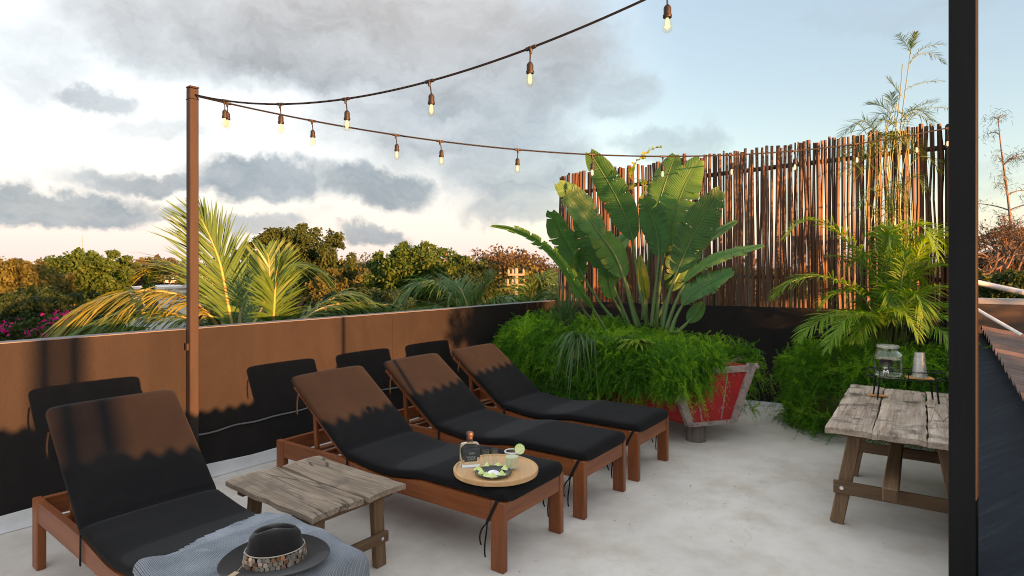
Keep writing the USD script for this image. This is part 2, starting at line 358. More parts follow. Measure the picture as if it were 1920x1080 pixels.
# concrete floor
mat('concrete', {
    't': ('texture_coordinate', {}),
    'n': ('noise_texture', dict(scale=.9, detail=8., roughness=.62, distortion=.4)), 'n2': ('noise_texture', dict(scale=5., detail=8., roughness=.7)), 'n3': ('noise_texture', dict(scale=140., detail=3., roughness=.6)),
    'r': ('rgb_ramp', dict(ramp=[(.25, (.53, .495, .45)), (.45, (.645, .61, .565)), (.6, (.71, .675, .625)), (.8, (.76, .73, .685))])),
    'r2': ('rgb_ramp', dict(ramp=[(.3, (.86, .835, .79)), (.55, (1., 1., 1.)), (.75, (1.04, 1.04, 1.04))])),
    'mx': ('mix', dict(mix_type='multiply', fac=.85)),
    'st': ('noise_texture', dict(scale=1.7, detail=6., roughness=.6)), 'sr': ('map_range', dict(from_min=.52, from_max=.70, to_min=0., to_max=.6, clamp=True)), 'sm': ('mix', dict(color2=(.42, .36, .28))),
    'b': ('bump', dict(strength=.25, distance=.003)), 'bs': ('math', dict(math_type='multiply_add', value2=.25)),
    'kn': ('noise_texture', dict(scale=2.2, detail=5., roughness=.6)), 'ka': ('vector_math', dict(math_type='multiply_add', vector2=(.5, .5, .5))), 'kv': ('voronoi_texture', dict(feature='distance_to_edge', scale=.62)), 'kr': ('map_range', dict(from_min=.0, from_max=.0035, to_min=.25, to_max=0., clamp=True)), 'km': ('map_range', dict(from_min=.5, from_max=.58, clamp=True)), 'kk': ('math', dict(math_type='multiply')), 'kx': ('mix', dict(color2=(.22, .20, .175))),
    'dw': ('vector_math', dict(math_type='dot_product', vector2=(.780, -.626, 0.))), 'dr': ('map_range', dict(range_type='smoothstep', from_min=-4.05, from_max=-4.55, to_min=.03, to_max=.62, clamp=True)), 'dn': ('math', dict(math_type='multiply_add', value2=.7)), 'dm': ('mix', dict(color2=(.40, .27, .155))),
    'sp': ('noise_texture', dict(scale=55., detail=4., roughness=.7)), 'sq': ('map_range', dict(from_min=.68, from_max=.78, to_min=0., to_max=.45, clamp=True)), 'sx': ('mix', dict(color2=(.20, .17, .14))),
    'p': ('principled_bsdf', dict(roughness=.55, specular_ior_level=.35))},
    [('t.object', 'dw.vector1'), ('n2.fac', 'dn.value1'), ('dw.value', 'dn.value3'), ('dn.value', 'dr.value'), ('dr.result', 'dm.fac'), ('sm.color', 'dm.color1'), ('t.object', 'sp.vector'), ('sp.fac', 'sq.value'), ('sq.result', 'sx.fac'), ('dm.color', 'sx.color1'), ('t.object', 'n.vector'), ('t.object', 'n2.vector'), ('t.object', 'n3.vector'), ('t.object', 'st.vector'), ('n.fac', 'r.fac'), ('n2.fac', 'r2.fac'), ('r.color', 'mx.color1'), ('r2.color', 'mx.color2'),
     ('st.fac', 'sr.value'), ('sr.result', 'sm.fac'), ('mx.color', 'sm.color1'), ('t.object', 'kn.vector'), ('kn.color', 'ka.vector1'), ('t.object', 'ka.vector3'), ('ka.vector', 'kv.vector'), ('kv.distance', 'kr.value'), ('n.fac', 'km.value'), ('kr.result', 'kk.value1'), ('km.result', 'kk.value2'), ('kk.value', 'kx.fac'), ('sx.color', 'kx.color1'), ('kx.color', 'p.base_color'),
     ('n3.fac', 'bs.value1'), ('n2.fac', 'bs.value3'), ('bs.value', 'b.height'), ('b.normal', 'p.normal')])
mat('black_wall', {'t': ('texture_coordinate', {}), 'm': ('mapping', dict(scale=(1, 1, .45))), 'n': ('noise_texture', dict(scale=2.2, detail=8., roughness=.68, distortion=.6)), 'n2': ('noise_texture', dict(scale=26., detail=6., roughness=.7)), 'n3': ('noise_texture', dict(scale=70., detail=4., roughness=.7)),
    'r': ('rgb_ramp', dict(ramp=[(.28, (.0066, .0060, .0064)), (.48, (.0102, .0092, .0094)), (.62, (.0136, .0120, .0118)), (.8, (.019, .0165, .0155))])), 'q': ('map_range', dict(from_min=.67, from_max=.76, to_min=0., to_max=.5, clamp=True)), 'x': ('mix', dict(color2=(.035, .033, .032))),
    'bm': ('math', dict(math_type='multiply_add', value2=.6)), 'b': ('bump', dict(strength=.45, distance=.008)), 'p': ('principled_bsdf', dict(roughness=.72, specular_ior_level=.22))},
    [('t.object', 'm.vector'), ('m.vector', 'n.vector'), ('t.object', 'n2.vector'), ('t.object', 'n3.vector'), ('n.fac', 'r.fac'), ('n2.fac', 'q.value'), ('q.result', 'x.fac'), ('r.color', 'x.color1'), ('x.color', 'p.base_color'), ('n3.fac', 'bm.value1'), ('n.fac', 'bm.value3'), ('bm.value', 'b.height'), ('b.normal', 'p.normal')])
plain('wall_top', (.13, .135, .145), .7, .3, var=.2, scale=9.)
plain('white_skirting', (.60, .62, .64), .6, .3, var=.12, scale=4., bump=.3, bscale=20., bdist=.01)
plain('brown_dust', (.36, .24, .13), .8, .2, var=.3, scale=8.)
plain('post_steel', (.022, .017, .015), .65, .25, var=.3, scale=10., stretch=(1, 1, .2), bump=.15, bscale=80.)
plain('black_steel', (.0062, .0062, .0066), .6, .14, var=.3, scale=8., stretch=(3, 3, .3), bump=.15, bscale=90.)
plain('black_wire', (.008, .008, .009), .6, .2)
plain('rubber', (.013, .010, .009), .55, .3)
mat('canvas', {'t': ('texture_coordinate', {}), 'oi': ('object_info', {}), 'n': ('noise_texture', dict(scale=3.4, detail=7., roughness=.65, distortion=.5)), 'w': ('noise_texture', dict(scale=420., detail=3.)), 'q': ('noise_texture', dict(scale=150., detail=2., roughness=.5)), 'm': ('noise_texture', dict(scale=14., detail=5., roughness=.6)),
    'r': ('rgb_ramp', dict(ramp=[(.3, (.0054, .0053, .0062)), (.5, (.0068, .0066, .0076)), (.68, (.0098, .0094, .0102)), (.8, (.0135, .0128, .0132))])), 'l': ('map_range', dict(from_min=.74, from_max=.80, to_min=0., to_max=.55, clamp=True)), 'x': ('mix', dict(color2=(.06, .058, .055))),
    'bm': ('math', dict(math_type='multiply_add', value2=.5)), 'b': ('bump', dict(strength=.5, distance=.003)), 'p': ('principled_bsdf', dict(roughness=.88, specular_ior_level=.12, sheen_weight=.025, sheen_roughness=.6))},
    [('t.object', 'n.vector'), ('t.object', 'w.vector'), ('t.object', 'q.vector'), ('t.object', 'm.vector'), ('n.fac', 'r.fac'), ('q.fac', 'l.value'), ('l.result', 'x.fac'), ('r.color', 'x.color1'), ('x.color', 'p.base_color'), ('w.fac', 'bm.value1'), ('m.fac', 'bm.value3'), ('bm.value', 'b.height'), ('b.normal', 'p.normal')])
plain('strap', (.010, .010, .011), .8, .2)
teak = [(.25, (.075, .021, .007)), (.42, (.17, .050, .016)), (.58, (.25, .080, .025)), (.8, (.36, .13, .042))]
wood('teak_rail', teak, 0, across=16, rough=.36, bump=.15)
wood('teak_leg', teak, 2, across=16, rough=.38, bump=.15)
wood('teak_cross', teak, 1, across=16, rough=.40, bump=.15)
old = [(.25, (.075, .055, .042)), (.42, (.175, .133, .098)), (.55, (.29, .23, .17)), (.75, (.42, .35, .275))]
wood('old_plank', old, 0, along=1.6, across=20, rough=.8, bump=.9, spec=.2, cracks=.9, stain=(.14, .115, .095))
wood('pale_plank', [(.25, (.115, .083, .06)), (.42, (.25, .19, .145)), (.55, (.40, .325, .255)), (.75, (.56, .48, .40))], 0, along=1.4, across=14, rough=.78, bump=.9, spec=.2, cracks=.9, stain=(.05, .043, .038))
brown = [(.25, (.06, .035, .018)), (.45, (.135, .08, .042)), (.6, (.20, .125, .068)), (.8, (.27, .18, .105))]
wood('brown_leg', brown, 2, across=18, rough=.6, bump=.5, spec=.3)
wood('brown_beam', brown, 0, across=18, rough=.6, bump=.5, spec=.3)
wood('brown_cross', [(p, mul(c, .8)) for p, c in brown], 1, across=18, rough=.6, bump=.5, spec=.3)
wood('log', [(.25, (.07, .06, .052)), (.5, (.15, .128, .11)), (.75, (.24, .21, .185))], 2, along=1., across=22, rough=.8, bump=.9, spec=.2)
stick = [(.25, (0.0139, 0.0078, 0.0056)), (.42, (0.0434, 0.0194, 0.0104)), (.55, (0.0899, 0.0403, 0.0176)), (.75, (0.1860, 0.0899, 0.0416))]
wood('stick_red', stick, 2, along=1.5, across=22, rough=.55, bump=.7, spec=.3)
wood('stick_grey', [(.25, (0.0202, 0.0139, 0.0128)), (.45, (0.0620, 0.0418, 0.0304)), (.6, (0.1162, 0.0806, 0.0576)), (.8, (0.2170, 0.1550, 0.1200))], 2, along=1.5, across=22, rough=.65, bump=.7, spec=.3)
wood('stick_dark', [(.25, (0.0139, 0.0093, 0.0080)), (.45, (0.0372, 0.0217, 0.0160)), (.6, (0.0744, 0.0434, 0.0272)), (.8, (0.1550, 0.0930, 0.0576))], 2, along=1.5, across=22, rough=.55, bump=.7, spec=.3)
bamboo = [(.25, (.40, .22, .09)), (.5, (.55, .33, .15)), (.75, (.66, .43, .22))]
wood('tray_wood', bamboo, 1, along=2., across=30, rough=.4, bump=.1)
wood('slip_wood', [(.3, (.42, .19, .06)), (.7, (.55, .28, .10))], 0, along=3., across=40, rough=.5, bump=.1)
wood('trunk', [(.25, (.07, .05, .035)), (.5, (.15, .11, .08)), (.75, (.26, .20, .15))], 2, along=2., across=8, rough=.85, bump=.8, spec=.15)
wood('bare_twig', [(.3, (.075, .055, .042)), (.7, (.17, .125, .095))], 2, along=2., across=8, rough=.8, bump=.4, spec=.15)

mat('leaf_paradise', {'u': ('uvmap', dict(attribute='st')), 'sx': ('separate_xyz', {}), 'k': ('math', dict(math_type='multiply', value2=330.)), 'sn': ('math', dict(math_type='sine')), 'oi': ('object_info', {}), 'nz': ('noise_texture', dict(scale=7., detail=5., roughness=.6)), 'tc': ('texture_coordinate', {}),
    'ad': ('math', dict(math_type='multiply_add', value2=.55, value3=-.05)), 'ad2': ('math', dict(math_type='multiply_add', value2=.5)), 'st': ('math', dict(math_type='multiply_add', value2=.055)),
    'r': ('rgb_ramp', dict(ramp=[(.1, (.026, .085, .022)), (.35, (.048, .140, .032)), (.6, (.085, .20, .040)), (.85, (.14, .25, .046))])), 'b': ('bump', dict(strength=.35, distance=.003)),
    'e': ('map_range', dict(from_min=.90, from_max=1.0, to_min=0., to_max=.55, clamp=True)), 'em': ('mix', dict(color2=(.16, .12, .045))), 'en': ('math', dict(math_type='multiply')),
    'p': ('principled_bsdf', dict(roughness=.42, specular_ior_level=.35)), 'h': ('hsv', dict(hue=.485, saturation=1.1, value=1.7)), 't': ('translucent_bsdf', {}), 'm': ('mix_closure', dict(fac=.3))},
    [('u.UV', 'sx.vector'), ('sx.x', 'k.value1'), ('k.value', 'sn.value1'), ('tc.object', 'nz.vector'), ('oi.random', 'ad.value1'), ('nz.fac', 'ad2.value1'), ('ad.value', 'ad2.value3'), ('sn.value', 'st.value1'), ('ad2.value', 'st.value3'), ('st.value', 'r.fac'),
     ('sx.y', 'e.value'), ('e.result', 'en.value1'), ('nz.fac', 'en.value2'), ('en.value', 'em.fac'), ('r.color', 'em.color1'), ('em.color', 'p.base_color'), ('em.color', 'h.color'), ('h.color', 't.color'), ('sn.value', 'b.height'), ('b.normal', 'p.normal'), ('b.normal', 't.normal'), ('p.BSDF', 'm.closure1'), ('t.BSDF', 'm.closure2')], 'm.closure')
leaf('leaf_stalk', [(.075, .145, .040), (.105, .18, .05)], .1, .4, .4)
leaf('leaf_yellowed', [(.20, .22, .03), (.26, .24, .035)], .3, .4, .4)
leaf('leaf_fern', [(.08, .22, .018), (.13, .30, .022), (.15, .33, .024), (.20, .40, .030), (.27, .46, .045), (.34, .48, .06), (.34, .27, .10)], .44, .55, .25)
leaf('leaf_fern_pale', [(.20, .38, .024), (.28, .47, .035), (.36, .52, .045)], .42, .55, .25)
leaf('leaf_fern_dark', [(.040, .125, .014), (.07, .19, .018), (.11, .27, .026), (.16, .15, .05)], .38, .55, .25)
leaf('leaf_areca', [(.12, .24, .018), (.20, .33, .024), (.30, .40, .03)], .38, .42, .35)
leaf('leaf_slender', [(.055, .11, .018), (.10, .165, .028), (.16, .19, .045)], .3, .45, .3)
leaf('leaf_cane', [(.11, .165, .035), (.19, .23, .055)], .05, .4, .4)
leaf('leaf_coconut', [(.07, .14, .028), (.115, .20, .038), (.17, .25, .05)], .28, .40, .4)
leaf('leaf_coconut_yellow', [(.20, .20, .02), (.30, .25, .025), (.24, .25, .03)], .3, .45, .35)
leaf('leaf_rachis', [(.30, .24, .07), (.38, .30, .10)], .02, .45, .35)
leaf('leaf_strap', [(.06, .13, .04), (.13, .20, .085), (.24, .17, .10)], .25, .45, .3)
leaf('leaf_strap_upright', [(.05, .11, .035), (.085, .155, .055)], .25, .45, .3)
leaf('leaf_vine', [(.16, .24, .02), (.28, .33, .03)], .35, .45, .3)
leaf('leaf_tree_green', [(.036, .060, .014), (.062, .090, .018), (.095, .115, .022)], .25, .6, .2)
leaf('leaf_tree_lush', [(.045, .085, .014), (.085, .125, .018), (.14, .165, .024)], .25, .6, .2)
leaf('leaf_tree_dark', [(.020, .040, .012), (.036, .062, .016)], .2, .6, .2)
leaf('leaf_tree_olive', [(.075, .080, .020), (.12, .105, .026), (.16, .12, .03)], .22, .65, .2)
leaf('leaf_tree_dry', [(.072, .058, .032), (.11, .082, .045), (.068, .066, .030)], .2, .7, .15)
leaf('flower_magenta', [(.42, .012, .16), (.55, .03, .24)], .35, .6, .2)

mat('red_paint', {'t': ('texture_coordinate', {}), 'n': ('noise_texture', dict(scale=9., detail=8., roughness=.7, distortion=.5)), 'n2': ('noise_texture', dict(scale=40., detail=4., roughness=.7)),
    'n3': ('noise_texture', dict(scale=3.2, detail=5., roughness=.6)), 'mp': ('mapping', dict(scale=(1, 1, .35))),
    'base': ('rgb_ramp', dict(ramp=[(.3, (.24, .010, .011)), (.6, (.36, .018, .016)), (.8, (.30, .03, .025))])),
    'w': ('map_range', dict(from_min=.60, from_max=.68, to_min=0., to_max=.85, clamp=True)), 'm1': ('mix', dict(color2=(.42, .27, .25))),
    'w2': ('map_range', dict(from_min=.66, from_max=.70, clamp=True)), 'm2': ('mix', dict(color2=(.50, .45, .40))), 'w3': ('map_range', dict(from_min=.60, from_max=.72, to_min=0., to_max=.8, clamp=True)), 'm3': ('mix', dict(color2=(.10, .075, .065))),
    'b': ('bump', dict(strength=.4, distance=.004)), 'p': ('principled_bsdf', dict(roughness=.5, specular_ior_level=.4))},
    [('t.object', 'n.vector'), ('t.object', 'n2.vector'), ('t.object', 'mp.vector'), ('mp.vector', 'n3.vector'), ('n3.fac', 'base.fac'), ('n.fac', 'w.value'), ('w.result', 'm1.fac'), ('base.color', 'm1.color1'),
     ('n2.fac', 'w2.value'), ('w2.result', 'm2.fac'), ('m1.color', 'm2.color1'), ('n3.fac', 'w3.value'), ('w3.result', 'm3.fac'), ('m2.color', 'm3.color1'), ('m3.color', 'p.base_color'), ('n.fac', 'b.height'), ('b.normal', 'p.normal')])
mat('worn_rim', {'t': ('texture_coordinate', {}), 'n': ('noise_texture', dict(scale=14., detail=8., roughness=.7)), 'r': ('rgb_ramp', dict(ramp=[(.3, (.08, .065, .058)), (.46, (.23, .185, .165)), (.56, (.31, .25, .23)), (.64, (.27, .10, .08)), (.75, (.26, .035, .03))])),
    'b': ('bump', dict(strength=.5, distance=.004)), 'p': ('principled_bsdf', dict(roughness=.65, specular_ior_level=.3))},
    [('t.object', 'n.vector'), ('n.fac', 'r.fac'), ('r.color', 'p.base_color'), ('n.fac', 'b.height'), ('b.normal', 'p.normal')])
plain('soil', (.045, .03, .02), .9, .1, var=.5, scale=40., bump=.8, bscale=40., bdist=.02)
plain('dry_twig', (.22, .17, .12), .8, .15, var=.3)
pane('bulb_glass', (1, .95, .86), .35, .03)
pane('clear_glass', (.97, .985, .98), .6, .04)
pane('cup_glass', (.93, .93, .92), .6, .06, .08, .07)
mat('bottle_glass', {'p': ('principled_bsdf', dict(base_color=(.96, .985, .985), roughness=.02, transmission_weight=1., ior=1.38))}, [])
mat('ice_water', {'p': ('principled_bsdf', dict(base_color=(.93, .96, .95), roughness=.02, transmission_weight=1., ior=1.2))}, [])
glow('filament', (1., .68, .40), .27)
plain('margarita', (.66, .64, .42), .25, .5, var=.08, scale=20.)
plain('lime_flesh', (.62, .72, .25), .35, .5, var=.25, scale=60.)
plain('lime_skin', (.12, .30, .03), .35, .5, var=.2)
plain('lime_pith', (.78, .80, .55), .5, .3)
plain('salt', (.85, .87, .92), .6, .4, var=.05, bump=.6, bscale=300.)
plain('black_ceramic', (.012, .012, .013), .25, .5)
plain('etched', (.36, .40, .41), .5, .4)
plain('cork_dark', (.05, .035, .028), .45, .4)
plain('felt', (.012, .011, .0115), .85, .15, var=.25, scale=30., sheen_weight=.15, sheen_roughness=.5)
plain('coin', (.62, .56, .48), .28, .5, metal=.9, var=.2, scale=50.)
plain('coin_copper', (.50, .30, .20), .3, .5, metal=.9, var=.2, scale=50.)
plain('coin_dull', (.30, .28, .25), .45, .5, metal=.8, var=.3, scale=50.)
plain('chain', (.42, .38, .33), .35, .5, metal=.8, var=.2)
plain('kraft', (.45, .33, .22), .8, .2)
plain('black_label', (.012, .012, .013), .5, .3)
plain('smoky_panel', (.045, .055, .06), .35, .4)
plain('chrome', (.75, .76, .77), .12, .5, metal=1., var=.05)
plain('white_paint', (.66, .66, .65), .5, .4, var=.08)
plain('white_house', (.68, .68, .66), .7, .2, var=.1, scale=2.)
plain('dark_opening', (.03, .03, .035), .4, .4)
plain('beige_wall', (.075, .058, .044), .75, .25, var=.12, scale=3., bump=.2)
plain('grey_cap', (.30, .33, .35), .65, .3, var=.1)
mat('slab_paint', {'t': ('texture_coordinate', {}), 'm': ('mapping', dict(rotation=(0, 0, .95), scale=(.8, 5., 1.))), 'n': ('noise_texture', dict(scale=3., detail=8., roughness=.7)), 'n2': ('noise_texture', dict(scale=90., detail=3.)),
    'r': ('rgb_ramp', dict(ramp=[(.3, (.006, .008, .012)), (.55, (.011, .0145, .020)), (.72, (.022, .026, .032)), (.85, (.06, .062, .065))])), 'b': ('bump', dict(strength=.4, distance=.006)), 'p': ('principled_bsdf', dict(roughness=.75, specular_ior_level=.12))},
    [('t.object', 'm.vector'), ('m.vector', 'n.vector'), ('t.object', 'n2.vector'), ('n.fac', 'r.fac'), ('r.color', 'p.base_color'), ('n.fac', 'b.height'), ('b.normal', 'p.normal')])
plain('corrugated', (.115, .082, .070), .6, .35, var=.4, scale=5., bump=.3)
plain('earth', (.10, .085, .045), .9, .1, var=.4, scale=.3)
plain('concrete_pole', (.24, .21, .18), .8, .2)
mat('blanket', {'t': ('texture_coordinate', {}), 'w1': ('wave_texture', dict(bands_direction='diagonal', profile='tri', scale=52., distortion=1.6, detail=1.)), 'mp': ('mapping', dict(scale=(1, -1, 1))),
    'w2': ('wave_texture', dict(bands_direction='diagonal', profile='tri', scale=52., distortion=1.6, detail=1.)), 'mx': ('math', dict(math_type='add')), 'f': ('math', dict(math_type='pingpong', value2=.5)), 'g': ('math', dict(math_type='multiply', value2=2.)),
    'nn': ('noise_texture', dict(scale=9., detail=5.)), 'k': ('math', dict(math_type='multiply_add', value2=.5, value3=-.25)), 'ad': ('math', dict(math_type='add', use_clamp=True)),
    'r': ('rgb_ramp', dict(ramp=[(.22, (.030, .036, .048)), (.42, (.095, .113, .14)), (.6, (.25, .28, .325)), (.82, (.44, .47, .51))])), 'b': ('bump', dict(strength=.5, distance=.002)), 'p': ('principled_bsdf', dict(roughness=.9, specular_ior_level=.15))},
    [('t.object', 'w1.vector'), ('t.object', 'mp.vector'), ('mp.vector', 'w2.vector'), ('w1.fac', 'mx.value1'), ('w2.fac', 'mx.value2'), ('mx.value', 'f.value1'), ('f.value', 'g.value1'), ('t.object', 'nn.vector'), ('nn.fac', 'k.value1'), ('g.value', 'ad.value1'), ('k.value', 'ad.value2'),
     ('ad.value', 'r.fac'), ('r.color', 'p.base_color'), ('g.value', 'b.height'), ('b.normal', 'p.normal')])

# ------------------------------------------------------------------ setting: terrace, walls, ground
LW0 = vec(-2.98, 3.507); LWD = unit(vec(3.464, 4.313)); LWN = vec(LWD[1], -LWD[0])      # left wall: inner face line, direction, inward normal
BW0 = vec(.51, 7.95); BW1 = vec(4.31, 5.91); BWD = unit(BW1 - BW0); BWN = vec(BWD[1], -BWD[0])
if BWN[1] > 0: BWN = -BWN
_A = np.array([LWD, -BWD]).T; _t = np.linalg.solve(_A, BW0 - LW0); CORNER = LW0 + LWD * _t[0]
WALL_H = 1.10
W_START = LW0 - LWD * 4.2
B_END = BW1 + BWD * 4.0
SE = vec(.5995, .8003)                                                               # plan direction of the edge of the roof apron
floor_poly = [W_START, CORNER, B_END, vec(7.5, -5.), vec(-5.6, -5.)]
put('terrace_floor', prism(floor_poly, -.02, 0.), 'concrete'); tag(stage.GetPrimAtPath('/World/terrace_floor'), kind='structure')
b = put('building_below', prism(floor_poly, -6.2, -.022), 'beige_wall'); tag(b, 'body of the building that carries the roof terrace', 'building')
gr = lathem([(0.01, 0), (60, 0), (400, 0), (4000, 0)], (0, 0, -6.2), 48); g_ = put('ground', (gr[0], gr[1][:, ::-1]), 'earth'); tag(g_, kind='structure')
# make sure it faces up
def wall_mesh(a, b_, n, h, th, z0=0.):
    o = -n * th; return prism([a, b_, b_ + o, a + o], z0, h)
lw = thing('terrace_wall', 'long black painted parapet wall on the left behind the loungers, sunlit brown along its top', 'wall', (*LW0, 0))
put('wall_panel', wall_mesh(W_START, CORNER, LWN, WALL_H, .13), 'black_wall', lw)
put('coping', wall_mesh(W_START - LWN * .006, CORNER - LWN * .006, LWN, WALL_H + .004, .12, WALL_H - .002), 'wall_top', lw)
def cove(a, b_, n, h=.10, d=.035):
    k = 24; L = np.linalg.norm(b_ - a); v, f = [], []; prof = [(.0005, h), (.012, h - .004), (.014, .05), (.02, .025), (d, .0035), (.0005, .003)]
    for i in range(k + 1):
        p = a + (b_ - a) * i / k; w = .012 * math.sin(i * 1.7) + .008 * math.sin(i * .61 + 1)
        for q, (x, z) in enumerate(prof): v.append((*(p + n * (x + (w * .6 if q == 4 else 0))), z + (w if q < 2 else 0)))
    m = len(prof)
    for i in range(k):
        for j in range(m): q = (j + 1) % m; f.append((i * m + j, i * m + q, (i + 1) * m + q, (i + 1) * m + j))
    f = np.array(f); return np.array(v), np.vstack([f[:, [0, 2, 1]], f[:, [0, 3, 2]]])
put('skirting', cove(W_START, CORNER - LWD * .05, LWN), 'white_skirting', lw, 40)
put('joint', wall_mesh(LW0 + LWD * 2.93, LW0 + LWD * 2.936, LWN, WALL_H - .02, -.0025, .12), 'black_wall', lw)
put('outlet_box', boxm((*(LW0 + LWD * .30 + LWN * .010), .42), (.05, .02, .09), .004, np.array([[LWD[0], LWN[0], 0], [LWD[1], LWN[1], 0], [0, 0, 1]])), 'black_ceramic', lw)
bw = thing('back_wall', 'matt black low wall under the stick screen at the back of the terrace', 'wall', (*CORNER, 0))
put('wall_panel', wall_mesh(CORNER, BW1 + BWD * .06, BWN, WALL_H, .13), 'black_wall', bw)
put('skirting', cove(BW1, CORNER + BWD * .05, BWN, .035, .02), 'white_skirting', bw, 40)
# dust along the wall foot
# wall cable
cable_pts = [pz_ for pz_ in []]
def on_left(u, v, off=.0):
    r = (u - CX) / FPX
    t = (r * LW0[1] - LW0[0] + off * (r * LWN[1] - LWN[0])) / (LWD[0] - r * LWD[1]); p = LW0 + LWD * t + LWN * off
    return vec(*p, EYE + (CY - v) / FPX * p[1])
cb = [on_left(u, v, .010) for u, v in ((300, 822), (375, 815), (410, 807), (440, 797), (475, 791), (515, 780), (560, 770), (640, 742), (700, 733), (742, 727), (840, 706))]
c_ = put('wall_cable', tubem(spline(cb, 60), .0065, 6), 'wall_top', None, True); tag(c_, 'thin grey cable sagging along the foot of the left parapet', 'cable')

# left post
PB = on_left(361, 700, .036)
lp = thing('steel_post', 'tall slim brown steel post fixed to the left parapet, carrying two light strings', 'post', (PB[0], PB[1], 0))
_R = np.array([[LWD[0], LWN[0], 0], [LWD[1], LWN[1], 0], [0, 0, 1]])
put('shaft', boxm((PB[0], PB[1], 1.42), (.062, .062, 2.80), .004, _R), 'post_steel', lp)
put('cap', boxm((PB[0], PB[1], 2.83), (.066, .066, .014), .003, _R), 'post_steel', lp)
put('base_plate', boxm((PB[0], PB[1], .008), (.10, .10, .012), .003, _R), 'post_steel', lp)
put('bracket', boxm((PB[0] - LWD[0] * .038, PB[1] - LWD[1] * .038, .98), (.016, .03, .05), .003, _R), 'post_steel', lp)
put('clamp', boxm((PB[0], PB[1], 2.745), (.066, .066, .006), .002, _R), 'black_steel', lp)

# near black post
NP = vec(1.565, 2.09)
_RN = np.array([[.735, .678, 0], [.678, -.735, 0], [0, 0, 1]])
np_ = thing('roof_post', 'black steel square post, nearest the camera at the right, running out of the picture', 'post', (*NP, 0))
put('shaft', boxm((*NP, 1.76), (.030, .080, 3.50), .003, _RN), 'black_steel', np_)
put('base_plate', boxm((*NP, .006), (.14, .14, .010), .003, _RN), 'black_steel', np_)

# ------------------------------------------------------------------ stick screen on the back wall
fn = thing('stick_screen', 'tall screen of rough brown upright poles standing on the black back wall', 'fence', (*CORNER, WALL_H))
FL = np.linalg.norm(BW1 - CORNER) - .02
g = np.random.default_rng(5); s = .02; ks = 0
off0 = -BWN * .06
while s < FL - .03:
    d = float(np.clip(g.normal(.040, .009), .024, .062)); s += d / 2
    q = s / FL; zt = 2.745 + (2.965 - 2.745) * q + g.normal(0, .014) + (.025 if g.random() < .06 else 0)
    lean = g.normal(0, .012); n = 5; p = []
    bend = g.normal(0, .006, n + 1) * (g.random() < .8); dy = g.normal(0, .012)
    for k in range(n + 1):
        a = k / n; w = CORNER + off0 + BWD * (s + lean * (a - .3) + bend[k]) + BWN * (dy + bend[-1 - k] * .6)
        p.append((*w, WALL_H + .002 + (zt - WALL_H) * a))
    r = d / 2 * np.clip(g.normal(1, .08, n + 1), .8, 1.2) * np.linspace(1.06, .9, n + 1)
    put('stick', tubem(p, r, 6), ('stick_red', 'stick_red', 'stick_grey', 'stick_dark', 'stick_red')[int(g.integers(5))], fn, 50)
    s += d / 2 + g.normal(-.0010, .0025) + (g.random() < .16) * g.uniform(.004, .014); ks += 1
for zz0, zz1 in ((2.50, 2.74), (1.42, 1.42)):
    a = vec(*(CORNER + off0 - BWN * .035 + BWD * .02), zz0); e = vec(*(CORNER + off0 - BWN * .035 + BWD * FL), zz1)
    put('rail', tubem(spline([a, (a + e) / 2 + [0, 0, .015], e], 12), .026, 7), 'stick_dark', fn, 50)
EP = BW1 + BWD * .02 - BWN * .02
ep = thing('fence_post', 'dark flat post at the right end of the stick screen', 'post', (*EP, 0))
_RB = np.array([[BWD[0], -BWN[0], 0], [BWD[1], -BWN[1], 0], [0, 0, 1]])
put('shaft', boxm((*EP, 1.475), (.13, .08, 2.95), .004, _RB), 'black_steel', ep)
put('bracket', boxm((*(EP + BWN * .045), 2.62), (.04, .012, .10), .003, _RB), 'black_steel', ep)

